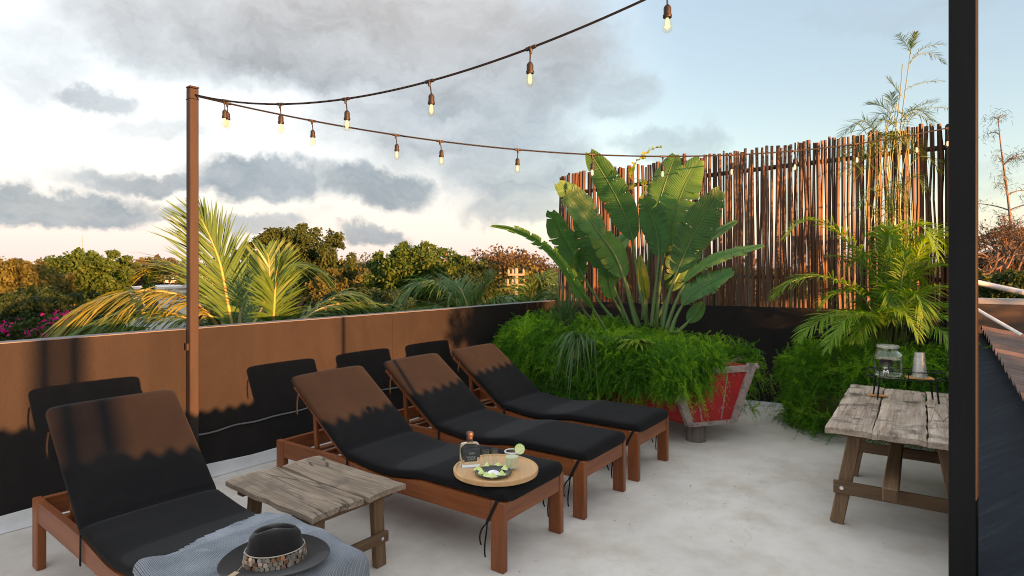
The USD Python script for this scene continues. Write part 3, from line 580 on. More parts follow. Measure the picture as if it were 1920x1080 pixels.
# ------------------------------------------------------------------ sun loungers
RAIL = .357
def rail_top(x):
    d = np.clip((x - .56) / (1.26 - .56), 0, 1); return RAIL - .034 * np.sin(PI * d ** .85) ** 1.6
BA, PIV, BLEN = math.radians(36.5), 1.23, .70
def make_lounger(label, loc, rot, BA=BA, BLEN=BLEN):
    t = thing('sun_lounger', label, 'sun lounger', loc, rot, 'black cushioned wooden sun loungers along the left wall')
    LEN, WD = 1.94, .60
    for sg in (-1, 1):
        xs = np.linspace(.084, LEN - .084, 40); top = rail_top(xs) - .003; bot = np.minimum(np.full(40, .248), top - .075)
        y0, y1 = sg * (WD / 2 - .004), sg * (WD / 2 - .036); lo, hi = min(y0, y1), max(y0, y1)
        v = np.concatenate([np.stack([xs, np.full(40, y), z], 1) for y, z in ((lo, bot), (hi, bot), (hi, top), (lo, top))]); f = []
        for i in range(39):
            for a in range(4):
                b_ = (a + 1) % 4; f += [(a * 40 + i, a * 40 + i + 1, b_ * 40 + i + 1), (a * 40 + i, b_ * 40 + i + 1, b_ * 40 + i)]
        f = [(c, b_, a) for a, b_, c in f]; f += [(0, 40, 80), (0, 80, 120), (39, 119, 79), (39, 159, 119)]
        put('side_rail', (v, np.array(f)), 'teak_rail', t)
        for x in (.0415, LEN - .0415):
            put('leg', boxm((x, sg * (WD / 2 - .0205), RAIL / 2), (.083, .041, RAIL), .005), 'teak_leg', t)
    for x in (.022, LEN - .022): put('end_rail', boxm((x, 0, .301), (.030, WD - .084, .104), .004), 'teak_cross', t)
    for x in (1.42, 1.60, 1.76): put('crossbar', boxm((x, 0, .272), (.055, WD - .074, .022), .003), 'teak_cross', t)
    for k in range(7): put('slat', boxm((.16 + k * .155, 0, rail_top(.16 + k * .155) - .022), (.09, WD - .076, .018), .003), 'teak_cross', t)
    # backrest frame, hinged on the rails
    ca, sa = math.cos(BA), math.sin(BA); o = vec(PIV, 0, RAIL - .012)
    Rb = np.array([[ca, 0, -sa], [0, 1, 0], [sa, 0, ca]])
    bf = MB()
    for sg in (-1, 1): bf.box(o + Rb @ vec(BLEN / 2 - .01, sg * .245, -.016), (BLEN - .02, .04, .030), .003, Rb)
    b0 = put('backrest_frame', bf.get(), 'teak_rail', t)
    for k in range(5): put('backrest_slat', boxm(o + Rb @ vec(.06 + k * .14, 0, -.014), (.07, .445, .018), .003, Rb), 'teak_cross', b0)
    for sg in (-1, 1):
        a = o + Rb @ vec(.47, sg * .215, -.03); put('prop', beamm(a, vec(1.60, sg * .215, .285), .022, .034, (1, 0, 0)), 'teak_leg', t)
    put('prop_bar', beamm(vec(1.60, -.235, .292), vec(1.60, .235, .292), .03, .025), 'teak_cross', t)
    # cushion: one loft over seat and backrest
    xs = np.linspace(-.012, PIV - .03, 46); pth = [(x, rail_top(x) - .006) for x in xs]
    for k in range(1, 26):
        a = k / 25 * (BLEN + .02); pth.append((PIV + .00 + a * ca, RAIL - .006 + a * sa))
    P = np.array(pth); s = np.r_[0, np.cumsum(np.linalg.norm(np.diff(P, axis=0), axis=1))]
    ss = np.unique(np.r_[np.linspace(0, .06, 8), np.linspace(.06, s[-1] - .06, 60), np.linspace(s[-1] - .06, s[-1], 8)])
    C = np.stack([np.interp(ss, s, P[:, 0]), np.interp(ss, s, P[:, 1])], 1)
    C = np.stack([np.convolve(np.pad(C[:, k], 1, mode='edge'), [.25, .5, .25], 'valid') for k in (0, 1)], 1)
    tg = np.gradient(C, axis=0); tg /= np.linalg.norm(tg, axis=1, keepdims=True); nr = np.stack([-tg[:, 1], tg[:, 0]], 1)
    spv = np.interp(PIV, P[:46, 0], s[:46]) if False else s[45] + .02
    ring = 32; th = np.arange(ring) / ring * 2 * PI; ex = .30
    cx, cz = np.sign(np.cos(th)) * np.abs(np.cos(th)) ** ex, np.sign(np.sin(th)) * np.abs(np.sin(th)) ** .55
    V = []
    for i in range(len(ss)):
        e = min(ss[i], ss[-1] - ss[i]); k = math.sqrt(max(0, 1 - (1 - min(e, .05) / .05) ** 2)) if e < .05 else 1.
        hw = .302 - .05 * (1 - k); h = .066 * (.25 + .75 * k) * (1 - .30 * math.exp(-((ss[i] - spv) / .018) ** 2)); w = cx * hw
        bulge = .005 * (1 - (cx ** 2)) * (cz > 0) + .003 * meshkit.noise(np.stack([np.full(ring, ss[i] * 6), cx * 3, cz], 1), 4)
        cr_ = sum(a_ * math.exp(-((ss[i] - spv - o_) / w_) ** 2) for a_, o_, w_ in ((.0035, .045, .010), (.0025, .085, .014), (.003, -.05, .012), (.002, -.11, .016)))
        z = h * .5 * (1 + cz) + bulge * k - cr_ * (cz > 0) * (.5 + meshkit.noise(np.stack([np.full(ring, ss[i] * 3), cx * 4, cz], 1), 9))
        V.append(np.stack([C[i, 0] + nr[i, 0] * z, w, C[i, 1] + nr[i, 1] * z], 1))
    V = np.concatenate(V); f = []
    for i in range(len(ss) - 1):
        for j in range(ring):
            q = (j + 1) % ring; f += [(i * ring + j, (i + 1) * ring + q, i * ring + q), (i * ring + j, (i + 1) * ring + j, (i + 1) * ring + q)]
    V = np.vstack([V, V[:ring].mean(0), V[-ring:].mean(0)]); A, B = len(V) - 2, len(V) - 1; o2 = (len(ss) - 1) * ring
    for j in range(ring): q = (j + 1) % ring; f += [(A, j, q), (B, o2 + q, o2 + j)]
    put('cushion', (V, np.array(f)[:, ::-1]), 'canvas', t, 60)
    # ties
    for sg in (-1, 1):
        y = sg * (WD / 2 + .004)
        st = MB()
        st.beam((.035, y, RAIL + .012), (.105, y, RAIL - .125), .004, .016, (1, 0, .3), .001)
        put('tie_strap', st.get(), 'strap', t)
        put('tie_strap', MB().beam((1.19, y, RAIL + .015), (1.195, y, .235), .005, .014, (1, 0, 0), .001).get(), 'strap', t)
        lp_ = spline([(.10, y, RAIL - .12), (.125, y + .006, RAIL - .15), (.14, y + .01, RAIL - .20), (.128, y + .012, RAIL - .235)], 10)
        lq_ = spline([(.10, y, RAIL - .12), (.103, y + .006, RAIL - .18), (.108, y + .01, RAIL - .24), (.103, y + .012, RAIL - .29)], 10)
        put('tie_end', MB().tube(lp_, .0045, 5).tube(lq_, .0045, 5).get(), 'strap', t)
        eye_ = [o + Rb @ vec(BLEN - .12, sg * .306, .03), o + Rb @ vec(BLEN - .15, sg * .309, -.03), o + Rb @ vec(BLEN - .19, sg * .300, -.10)]
        put('tie_end', tubem(spline(eye_, 8), .005, 5), 'strap', t)
    return t
ROT = math.atan2(.579, -.815); LY = vec(.576, .817)
def foot(near): return (*(np.asarray(near) + LY * .30), 0.)
L2 = make_lounger('second lounger from the front, with the round serving tray on its foot end', foot((-.043, 3.03)), ROT)
L3 = copy_of(L2, 'third lounger from the front, empty, between the one with the tray and the rearmost', foot((.443, 3.678)), ROT)
L4 = copy_of(L2, 'rearmost lounger, empty, next to the ferns and the red planter', foot((.909, 4.334)), ROT)
ROT1 = math.atan2(.62, -.785); L1O = vec(-.771, 2.1455)
L1 = make_lounger('nearest lounger at the lower left, with the patterned blanket and the hat', (*L1O, 0), ROT1, math.radians(42), .69)
def in1(x, y, z=0.):
    c, s_ = math.cos(ROT1), math.sin(ROT1); return vec(L1O[0] + c * x - s_ * y, L1O[1] + s_ * x + c * y, z)

# ------------------------------------------------------------------ tray and what stands on it
CT = RAIL + .066                                                                       # cushion top near the foot end
TC = vec(-.088, 3.30, CT + .001); TR = .232
tr = put('serving_tray', MB().lathe([(.001, 0), (TR - .012, 0), (TR - .002, .004), (TR, .012), (TR, .026), (TR - .003, .030), (TR - .012, .030), (TR - .015, .024), (TR - .02, .0225), (.001, .022)], TC, 64).get(), 'tray_wood', None, 35)
tag(tr, 'round pale wooden tray lying on the foot of the second lounger', 'tray')
TZ = TC[2] + .0235
def onT(u, v): return pz(u, v, TZ)
B = onT(881, 873)
bt = thing('bottle', 'square clear glass bottle of spirit with dark round stopper on the tray', 'bottle', B)
def rrect(w, d, r, n=5):
    o = []
    for cx_, cy_, a0 in ((w / 2 - r, d / 2 - r, 0), (-w / 2 + r, d / 2 - r, 90), (-w / 2 + r, -d / 2 + r, 180), (w / 2 - r, -d / 2 + r, 270)):
        for k in range(n): a = math.radians(a0 + 90 * k / (n - 1)); o.append((cx_ + r * math.cos(a), cy_ + r * math.sin(a)))
    return np.array(o)
def loft(rings):
    n = len(rings[0]); v = np.vstack(rings); f = []
    for i in range(len(rings) - 1):
        for j in range(n): q = (j + 1) % n; f += [(i * n + j, i * n + q, (i + 1) * n + q), (i * n + j, (i + 1) * n + q, (i + 1) * n + j)]
    v = np.vstack([v, rings[0].mean(0), rings[-1].mean(0)]); a, b_ = len(v) - 2, len(v) - 1
    for j in range(n): q = (j + 1) % n; f += [(a, q, j), (b_, (len(rings) - 1) * n + j, (len(rings) - 1) * n + q)]
    return v, np.array(f)
_rb = Rotation.from_euler('z', 12, degrees=True).as_matrix()
def ring3(r2, z): return np.c_[r2, np.full(len(r2), z)] @ _rb.T + B
sq = rrect(.108, .068, .014); ang_ = np.arctan2(sq[:, 1], sq[:, 0])
circ = lambda r: np.stack([r * np.cos(ang_), r * np.sin(ang_)], 1)
put('glass_body', loft([ring3(sq * .93, 0), ring3(sq, .006), ring3(sq, .105), ring3(sq * .96, .116), ring3(sq * .62 + circ(.022) * .38, .126), ring3(circ(.019), .131), ring3(circ(.018), .143)]), 'bottle_glass', bt, 40)
put('stopper', MB().lathe([(.001, 0), (.016, 0), (.018, .012), (.0165, .022), (.020, .026), (.021, .038), (.018, .046), (.010, .050), (.001, .051)], B + [0, 0, .140], 20).get(), 'cork_dark', bt, 40)
put('label_panel', boxm(B + _rb @ vec(.0, -.0348, .062), (.070, .0012, .058), .0004, _rb), 'smoky_panel', bt)
for i_, (w_, z_, x_) in enumerate(((.030, .078, .006), (.052, .058, .0), (.040, .046, .004))):
    put('engraved_line', MB().tube(spline([B + _rb @ vec(x_ - w_ / 2 + w_ * k / 9, -.0358, z_ + .0055 * math.sin(k * 2.3 + i_)) for k in range(10)], 40), .0011, 4).get(), 'etched', bt)
def tumbler(name, label, cat, c, r0, r1, h, wall=.002, base=.008, group=None, m='clear_glass'):
    t = thing(name, label, cat, c, None, group)
    put('glass_wall', MB().lathe([(.001, 0), (r0, 0), (r0 + .001, .003), (r1, h), (r1 - wall, h), (r0 - wall, base), (.001, base)], c, 24).get(), m, t, 40)
    return t
S1, S2 = onT(911, 873), onT(927.5, 871)
tumbler('shot_glass', 'empty slim shot glass right beside the bottle', 'glass', S1, .0155, .0185, .085, group='empty shot glasses on the tray')
tumbler('shot_glass', 'empty slim shot glass between the other shot glass and the cocktail', 'glass', S2, .0155, .0185, .085, group='empty shot glasses on the tray')
G = onT(960, 879)
gl = tumbler('cocktail_glass', 'short glass of cloudy cocktail with salted rim and a lime wheel', 'glass', G, .036, .041, .098, .0025, .012)
put('drink', MB().lathe([(.001, .013), (.0335, .013), (.0365, .068), (.001, .069)], G, 24).get(), 'margarita', gl, 40)
put('salt_rim', MB().lathe([(.0412, .094), (.0418, .097), (.040, .0995), (.0382, .097), (.0388, .094)], G, 24).get(), 'salt', gl, 40)
def disc(c, n, r, th, k=24):
    n = unit(n); x = unit(np.cross(n, [.3, .2, 1])); y = np.cross(n, x); a = np.arange(k) / k * 2 * PI
    rim = np.cos(a)[:, None] * x * r + np.sin(a)[:, None] * y * r
    return loft([c + rim - n * th / 2, c + rim + n * th / 2])
LC = px(974.5, 842, G[1] - .005); ln = vec(-.15, -.95, .15)
wheel = put('lime_wheel', disc(LC, ln, .0295, .006), 'lime_skin', gl); put('flesh', disc(LC + unit(ln) * .0005, ln, .0265, .0072), 'lime_pith', wheel)
for k in range(8):
    a = k / 8 * 2 * PI; n_ = unit(ln); x = unit(np.cross(n_, [.3, .2, 1])); y = np.cross(n_, x); c0 = LC + n_ * .0042
    tri = np.array([c0 + (x * math.cos(a) + y * math.sin(a)) * .004, c0 + (x * math.cos(a - .30) + y * math.sin(a - .30)) * .0235, c0 + (x * math.cos(a + .30) + y * math.sin(a + .30)) * .0235])
    put('segment', loft([tri - n_ * .0006, tri + n_ * .0006]), 'lime_flesh', wheel)
PL = onT(925, 889); PR = .098
pl = put('plate', MB().lathe([(.001, 0), (.055, 0), (PR - .01, .009), (PR, .013), (PR - .002, .0155), (PR - .014, .0115), (.06, .004), (.001, .0035)], PL, 40).get(), 'black_ceramic', None, 35)
tag(pl, 'small dark round plate of lime wedges on the tray', 'plate')
sm = put('salt_mound', MB().lathe([(.036, .0), (.030, .006), (.018, .0125), (.006, .0145), (.001, .0148)], PL + [0, 0, .0042], 20).get(), 'salt', None, True); tag(sm, 'small heap of white salt in the middle of the lime wedges', 'salt')
spots = [(896, 884, 'left'), (913, 877, 'second along the back'), (935, 877, 'tallest, at the back'), (947, 883, 'right rear'), (941, 892, 'right front'), (924, 897, 'front middle'), (912, 896, 'front left of the salt'), (903, 890, 'left front')]
for i, (u, v, w) in enumerate(spots):
    c = onT(u, v) + [0, 0, .0065]; a = i * 1.1 + .4; Rw = Rotation.from_euler('zx', [math.degrees(a), rnd.uniform(-18, 18)], degrees=True).as_matrix()
    k = 9; arc = np.linspace(0, PI, k); r = .024
    ends = [vec(-.021, 0, .004), vec(.021, 0, .004)]; mid = np.stack([np.zeros(k), -np.cos(arc) * .017, np.abs(np.sin(arc)) * -.004 + .002], 1)
    pts = np.array([(-.022, 0, .004), (.022, 0, .004), (0, 0, .021), (0, .017, .0), (0, -.017, .0), (-.012, .013, 0.001), (.012, .013, .001), (-.012, -.013, .001), (.012, -.013, .001)])
    hull = trimesh.convex.convex_hull(pts @ Rw.T * 1.22 + c)
    lw_ = put('lime_wedge', hull, 'lime_flesh'); tag(lw_, f'pale green lime wedge on the dark plate, {w}', 'lime wedge', 'lime wedges on the plate')
    sk = np.array([(-.022, 0, .004), (.022, 0, .004), (0, .0185, -.0015), (0, -.0185, -.0015), (-.012, .014, -.0005), (.012, .014, -.0005), (-.012, -.014, -.0005), (.012, -.014, -.0005), (0, .016, .004), (0, -.016, .004)])
    put('peel', trimesh.convex.convex_hull(sk @ Rw.T * 1.22 + c), 'lime_pith', lw_)

# ------------------------------------------------------------------ blanket and hat on the nearest lounger
def seat_z(x): return rail_top(np.clip(x, 0, 1.25)) + .066
nx_, ny_ = 70, 64; gx = np.linspace(-.16, .86, nx_); gy = np.linspace(-.44, .40, ny_); V = np.zeros((nx_, ny_, 3)); keep = np.ones((nx_, ny_), bool)
for i, x in enumerate(gx):
    for j, y in enumerate(gy):
        # unrolled sheet coordinates -> draped over the cushion edges
        wav = .013 * math.sin(9 * x + 5 * y) + .010 * math.sin(17 * x - 11 * y + 1) + .007 * math.sin(6 * x + 31 * y + 2)
        X, Yy, Z = x, y, seat_z(max(x, 0)) + .004 + max(0., wav) * .9
        oy = abs(y) - .285
        if oy > 0:
            a = min(oy / .045, 1.) * PI / 2; ex_ = max(0., oy - .045)
            Yy = math.copysign(.285 + .030 * math.sin(a) + .012 * math.sin(13 * x) * min(1, ex_ * 12) + ex_ * .10, y); Z -= .030 * (1 - math.cos(a)) + ex_ * .98
        if x < .02:
            e = .02 - x; a = min(e / .045, 1.) * PI / 2; ex_ = max(0., e - .045)
            X = .02 - .034 * math.sin(a) - ex_ * .1; Z -= .030 * (1 - math.cos(a)) + ex_ * .98
        V[i, j] = in1(X, Yy, Z)
        edge = .50 + .42 * ((.40 - y) / .84) ** 1.1 + .030 * math.sin(19 * y) - .05 * math.exp(-((y + .02) / .05) ** 2)
        edge = .57 + .14 * np.clip((.30 - y) / .5, 0, 1) + .018 * math.sin(23 * y + 1) + .035 * math.exp(-((y + .08) / .05) ** 2)
        keep[i, j] = x < edge
f = [(i * ny_ + j, (i + 1) * ny_ + j, (i + 1) * ny_ + j + 1, i * ny_ + j + 1) for i in range(nx_ - 1) for j in range(ny_ - 1) if keep[i + 1, j] and keep[i + 1, j + 1]]
f = np.array(f); bl = trimesh.Trimesh(V.reshape(-1, 3), np.vstack([f[:, [0, 1, 2]], f[:, [0, 2, 3]]]), process=True)
t1 = thing('blanket', 'blue grey woven blanket spread over the foot of the nearest lounger', 'blanket', (*L1O, 0), ROT1)
loc_v = (bl.vertices - [*L1O, 0]) @ np.array([[math.cos(ROT1), -math.sin(ROT1), 0], [math.sin(ROT1), math.cos(ROT1), 0], [0, 0, 1]])
put('cloth', (loc_v, bl.faces), 'blanket', t1, True)
rim_ = [(x_, y_) for x_, y_ in ()]
fr_ = MB(); g = np.random.default_rng(3)
# hat
HC = pz(516, 1052, .452); HC[2] = .4535
ht = thing('fedora_hat', 'black felt hat with a band of dangling metal coins, lying on the blanket', 'hat', HC)
_ha = math.radians(22); Rh = np.array([[math.cos(_ha), -math.sin(_ha), 0], [math.sin(_ha), math.cos(_ha), 0], [0, 0, 1]])
n = 48; th = np.arange(n) / n * 2 * PI
def hring(a, b_, z, pinch=0., dip=0., curl=0.):
    x = a * np.cos(th); y = b_ * np.sin(th) * (1 - pinch * np.clip(np.cos(th), 0, 1) ** 2)
    zz = z - dip * np.exp(-(y / (b_ * .45 + 1e-6)) ** 2) + curl * np.abs(np.sin(th)) ** 2
    return np.stack([x, y, np.broadcast_to(zz, (n,))], 1) @ Rh.T + HC
crn = [hring(.101, .083, .006), hring(.100, .082, .03), hring(.097, .079, .065, .10), hring(.090, .070, .098, .25), hring(.076, .055, .118, .35, .004), hring(.058, .036, .126, .35, .018), hring(.036, .018, .126, .3, .026), hring(.014, .006, .124, .2, .028)]
put('crown', loft(crn), 'felt', ht, 70)
brm = [hring(.099, .081, .004), hring(.130, .112, .0025, curl=.001), hring(.165, .150, .004, curl=.006), hring(.192, .178, .008, curl=.013), hring(.196, .182, .0105, curl=.0135), hring(.192, .178, .0115, curl=.013), hring(.165, .150, .0075, curl=.006), hring(.130, .112, .006, curl=.001), hring(.1, .082, .0075)]
put('brim', loft(brm), 'felt', ht, 70)
cb_ = put('coin_band', tubem(np.vstack([hring(.1035, .0855, .052), hring(.1035, .0855, .052)[:1]]), .0028, 6), 'chain', ht, True)
g = np.random.default_rng(8)
for row in range(3):
    for k in range(38):
        a = (k + .5 * (row % 2) + g.normal(0, .12)) / 38 * 2 * PI; rr_ = 1.02 + .022 * row + g.uniform(0, .02)
        c = Rh @ vec(.1035 * rr_ * math.cos(a), .0855 * rr_ * math.sin(a), 0) + HC + [0, 0, .042 - .0145 * row + g.normal(0, .001)]
        nrm_ = Rh @ unit(vec(math.cos(a) / .1035, math.sin(a) / .0855, 0) * .1 + g.normal(0, .12, 3) * .4 + [0, 0, .15])
        put('coin', disc(c, nrm_, .0084, .0012, 10), ('coin', 'coin', 'coin_copper', 'coin_dull')[int(g.integers(4))], cb_)
for row in range(2):
    lk = np.vstack([hring(.104 + .002 * row, .0865 + .002 * row, .034 - .0145 * row)]); lk = np.vstack([lk, lk[:1]]); lk[:, 2] += .0022 * np.sin(np.arange(len(lk)) * 2.6)
    put('link_row', tubem(lk, .0011, 4), 'chain', cb_)
tg_a = HC + Rh @ vec(-.098, -.05, .036); tb = px(424, 1054, HC[1] - .07)
put('paper_tag', beamm(HC + Rh @ vec(-.125, -.085, .022), HC + Rh @ vec(-.165, -.125, .018), .022, .001, (0, 0, 1), .0003), 'kraft', ht)
put('tag_string', tubem(spline([tg_a, HC + Rh @ vec(-.115, -.07, .028), HC + Rh @ vec(-.125, -.085, .023)], 8), .0014, 4), 'kraft', ht)

# ------------------------------------------------------------------ small side table
def wavy_plank(x0, x1, y0, y1, z0, z1, seed, amp=.006, sag=0., nx=26, chip=0.):
    """a rough board along x in a local frame, top uneven, edges worn"""
    ny = 7; X = np.linspace(x0, x1, nx); g = np.random.default_rng(seed); top, bot = [], []
    for i, x in enumerate(X):
        a = y0 + amp * 1.6 * (meshkit.noise(vec(x * 9, 1, seed), seed) - .5) * 2; b_ = y1 + amp * 1.6 * (meshkit.noise(vec(x * 9, 5, seed), seed + 3) - .5) * 2
        for j in range(ny):
            y = a + (b_ - a) * j / (ny - 1); e = 0
            ex_ = x + (amp * 1.8 * (meshkit.noise(vec(3, y * 26, seed), seed + 6) - .5) * 2 if i in (0, nx - 1) else 0)
            z = z1 + amp * .5 * (meshkit.noise(vec(x * 7, y * 25, seed), seed + 9) - .5) * 2 + sag * (2 * (x - x0) / (x1 - x0) - 1) ** 2 - (.004 if j in (0, ny - 1) else 0) - (.004 if i in (0, nx - 1) else 0)
            top.append((ex_, y, z)); bot.append((ex_, y, z - (z1 - z0)))
    v = np.array(top + bot); N = nx * ny; f = []
    for i in range(nx - 1):
        for j in range(ny - 1):
            a = i * ny + j; f += [(a, a + ny, a + ny + 1), (a, a + ny + 1, a + 1), (N + a, N + a + ny + 1, N + a + ny), (N + a, N + a + 1, N + a + ny + 1)]
    for i in range(nx - 1):
        for j, s_ in ((0, 1), (ny - 1, -1)):
            a, b_ = i * ny + j, (i + 1) * ny + j; q = [(a, N + a, N + b_), (a, N + b_, b_)]; f += q if s_ > 0 else [t_[::-1] for t_ in q]
    for j in range(ny - 1):
        for i, s_ in ((0, -1), (nx - 1, 1)):
            a, b_ = i * ny + j, i * ny + j + 1; q = [(a, N + a, N + b_), (a, N + b_, b_)]; f += q if s_ > 0 else [t_[::-1] for t_ in q]
    return v, np.array(f)
SZ = .42
c4 = [pz(u, v, SZ) for u, v in ((433, 903), (583, 852), (755, 908), (598, 975))]
SC = sum(c4) / 4; SA = math.atan2(*(unit((c4[3] + c4[2] - c4[0] - c4[1])[:2])[::-1]))
st = thing('side_table', 'small rough plank side table between the two nearest loungers', 'table', (*SC[:2], 0), SA)
put('plank', wavy_plank(-.40, .375, -.275, .015, SZ - .026, SZ, 1, .004, .006), 'old_plank', st, 40)
put('plank', wavy_plank(-.36, .40, .024, .265, SZ - .020, SZ + .006, 2, .004, .008), 'old_plank', st, 40)
for x in (-.29, .30): put('batten', boxm((x, -.005, SZ - .045), (.055, .50, .034), .004), 'brown_cross', st)
for x in (-.27, .28):
    for y in (-.18, .17):
        put('leg', beamm((x, y, SZ - .062), (x * 1.03, y * 1.1, 0.001), .065, .040, (1, 0, 0), .004), 'brown_leg', st)
    put('stretcher', boxm((x + .034, -.005, .155), (.022, .45, .055), .004), 'brown_cross', st)
    for y in (-.185, .175): put('bolt', disc(vec(x + .047, y, .155), (1, 0, 0), .009, .004, 10), 'chrome', st)

# ------------------------------------------------------------------ plank table at the right
TZ2 = .61; TN = pz(1550, 800, TZ2); TF = pz(1597, 720, TZ2); TA = unit((TF - TN)[:2]); TL = np.linalg.norm((TF - TN)[:2]); TWv = vec(TA[1], -TA[0]); TWd = .70
TO = TN[:2] + TWv * TWd / 2                                                      # near end, middle
pt = thing('plank_table', 'weathered trestle table of three grey planks, half behind the black post', 'table', (*TO, 0), math.atan2(TA[1], TA[0]))
# local: x along the table away from the camera, y to the left
yb = [(.355, .125), (.118, -.135), (-.142, -.35)]
for i, (a, b_) in enumerate(yb): put('plank', wavy_plank([0, -.005, -.02][i], TL + [0, -.02, .01][i], b_, a, TZ2 - .034, TZ2 - [0, .004, .002][i], 20 + i, .0035, .003, 30), 'pale_plank', pt, 40)
for k, x in enumerate((.16, 1.16)):
    put('batten', boxm((x + .05, 0, TZ2 - .062), (.06, .60, .05), .004), 'brown_cross', pt)
    for sg in (-1, 1): put('leg', beamm((x + .05, sg * .215, TZ2 - .05), (x, sg * .315, .002), .075, .042, (1, 0, 0), .005), 'brown_leg', pt)
    put('stretcher', boxm((x - .018, 0, .225), (.028, .66, .075), .004), 'brown_cross', pt)
    for sg in (-1, 1): put('bolt', disc(vec(x - .034, sg * .285, .225), (-1, 0, 0), .011, .006, 12), 'chrome', pt)
put('beam', beamm((-.10, .03, .305), (1.24, .03, .305), .075, .075, (0, 0, 1), .005), 'brown_beam', pt)
put('beam_end', boxm((-.103, .03, .305), (.004, .060, .060), .001), 'brown_cross', pt)
# things on the plank table
def onP(u, v, z=TZ2 + .002): return pz(u, v, z)
cs = put('wooden_slip', beamm(onP(1627, 742) + [0, 0, .006], onP(1664, 744) + [0, 0, .006], .05, .010, (0, 0, 1), .002), 'slip_wood'); tag(cs, 'thin orange wooden slip lying alone on the plank table', 'wooden slip')
SH = .155                                                                        # stand height
DS = onP(1706, 754)
RC = pz(1697, 709, TZ2 + SH)
ds = thing('wire_stand', 'black wire drink stand with a low gallery, on the plank table', 'stand', (RC[0], RC[1], TZ2))
long_ = unit(vec(.93, -.36)); sh_ = vec(-long_[1], long_[0])
def orail(z, r, k=40, a=.235, b_=.095):
    t_ = np.arange(k + 1) / k * 2 * PI; return np.stack([RC[0] + a * np.cos(t_) * long_[0] + b_ * np.sin(t_) * sh_[0], RC[1] + a * np.cos(t_) * long_[1] + b_ * np.sin(t_) * sh_[1], np.full(k + 1, z)], 1)
ZB = TZ2 + SH
put('base_ring', tubem(orail(ZB, 0), .004, 6, False), 'black_wire', ds, True); put('gallery_ring', tubem(orail(ZB + .055, 0), .0032, 6, False), 'black_wire', ds, True)
for k in range(8): q = orail(0, 0, 8)[k]; put('upright', tubem([(q[0], q[1], ZB), (q[0], q[1], ZB + .055)], .003, 5), 'black_wire', ds)
for k in (1, 3, 5, 7): q = orail(0, 0, 8)[k]; w = q[:2] + (q[:2] - RC[:2]) * .10; put('leg', tubem([(q[0], q[1], ZB), (*w, TZ2 + .004)], .0065, 6), 'black_wire', ds, 40)
for k in range(-4, 5): p_ = RC[:2] + long_ * k * .05; hw = .095 * math.sqrt(1 - (k * .05 / .235) ** 2); put('shelf_bar', tubem([(*(p_ - sh_ * hw), ZB), (*(p_ + sh_ * hw), ZB)], .0025, 5), 'black_wire', ds)
JC = vec(*(RC[:2] - long_ * .105), ZB + .004); JS = 1.06
jr = thing('drink_dispenser', 'big clear glass jar with black tag and chrome tap in the wire stand', 'jar', JC)
put('jar', MB().lathe([(.001, 0), (.075, 0), (.086, .008), (.088, .03), (.088, .145), (.082, .165), (.066, .180), (.060, .186), (.064, .190), (.064, .205), (.058, .208), (.055, .205), (.055, .188), (.078, .160), (.083, .14), (.083, .03), (.072, .010), (.001, .009)], JC, 40, JS, JS).get(), 'clear_glass', jr, 40)
put('water', MB().lathe([(.001, .012), (.071, .012), (.0815, .03), (.0815, .128), (.001, .1285)], JC, 32, JS, JS).get(), 'ice_water', jr, 40)
put('lid', MB().lathe([(.001, .206), (.062, .206), (.066, .209), (.066, .222), (.060, .226), (.001, .2265)], JC, 32, JS, JS).get(), 'cup_glass', jr, 40)
tdir = unit(vec(-.62, -.78)); put('name_tag', loft([JC + vec(*(tdir * .0905 + vec(-tdir[1], tdir[0]) * q[0]), .118 + q[1]) + vec(*tdir, 0) * o_ for q in [(0, 0)] for o_ in ()] or [np.array([JC + vec(*(tdir * (.0905 + o_ - q[0] ** 2 * 5) + vec(-tdir[1], tdir[0]) * q[0]), .112 + q[1]) for q in rrect(.075, .042, .012)]) for o_ in (0, .003)]), 'black_label', jr)
tp = MB().tube([JC + vec(*(tdir * .086), .045), JC + vec(*(tdir * .125), .045)], .009, 10).tube([JC + vec(*(tdir * .122), .05), JC + vec(*(tdir * .124), .018)], .0075, 10).tube([JC + vec(*(tdir * .115), .05), JC + vec(*(tdir * .115), .072)], .004, 8).box(JC + vec(*(tdir * .115), .075), (.03, .012, .008), .003)
put('tap', tp.get(), 'chrome', jr, 40)
put('tap_flange', disc(JC + vec(*(tdir * .090), .045), (*tdir, 0), .018, .008, 16), 'chrome', jr)
UC = vec(*(RC[:2] + long_ * .085 - sh_ * .005), ZB + .004)
bo = put('coaster_board', boxm(UC + [0, 0, .005], (.16, .085, .010), .002, np.array([[long_[0], sh_[0], 0], [long_[1], sh_[1], 0], [0, 0, 1]])), 'slip_wood'); tag(bo, 'orange wooden board under the stacked cups in the wire stand', 'board')
for k in range(6):
    c = UC + [0, 0, .011 + .021 * k]
    t = tumbler('stacked_cup', f'upturned ribbed clear cup in the stack beside the jar, {["lowest", "second from the bottom", "third from the bottom", "fourth from the bottom", "second from the top", "topmost"][k]}', 'cup', c, .046 - .0022 * k, .041 - .0022 * k, .066 if k == 5 else .05, .0022, .003, 'cups stacked upside down', 'cup_glass')
    put('rib', tubem(np.array([c + [(.0465 - .0022 * k) * math.cos(a), (.0465 - .0022 * k) * math.sin(a), .003] for a in np.linspace(0, 2 * PI, 25)]), .0018, 5, False), 'cup_glass', t, True)

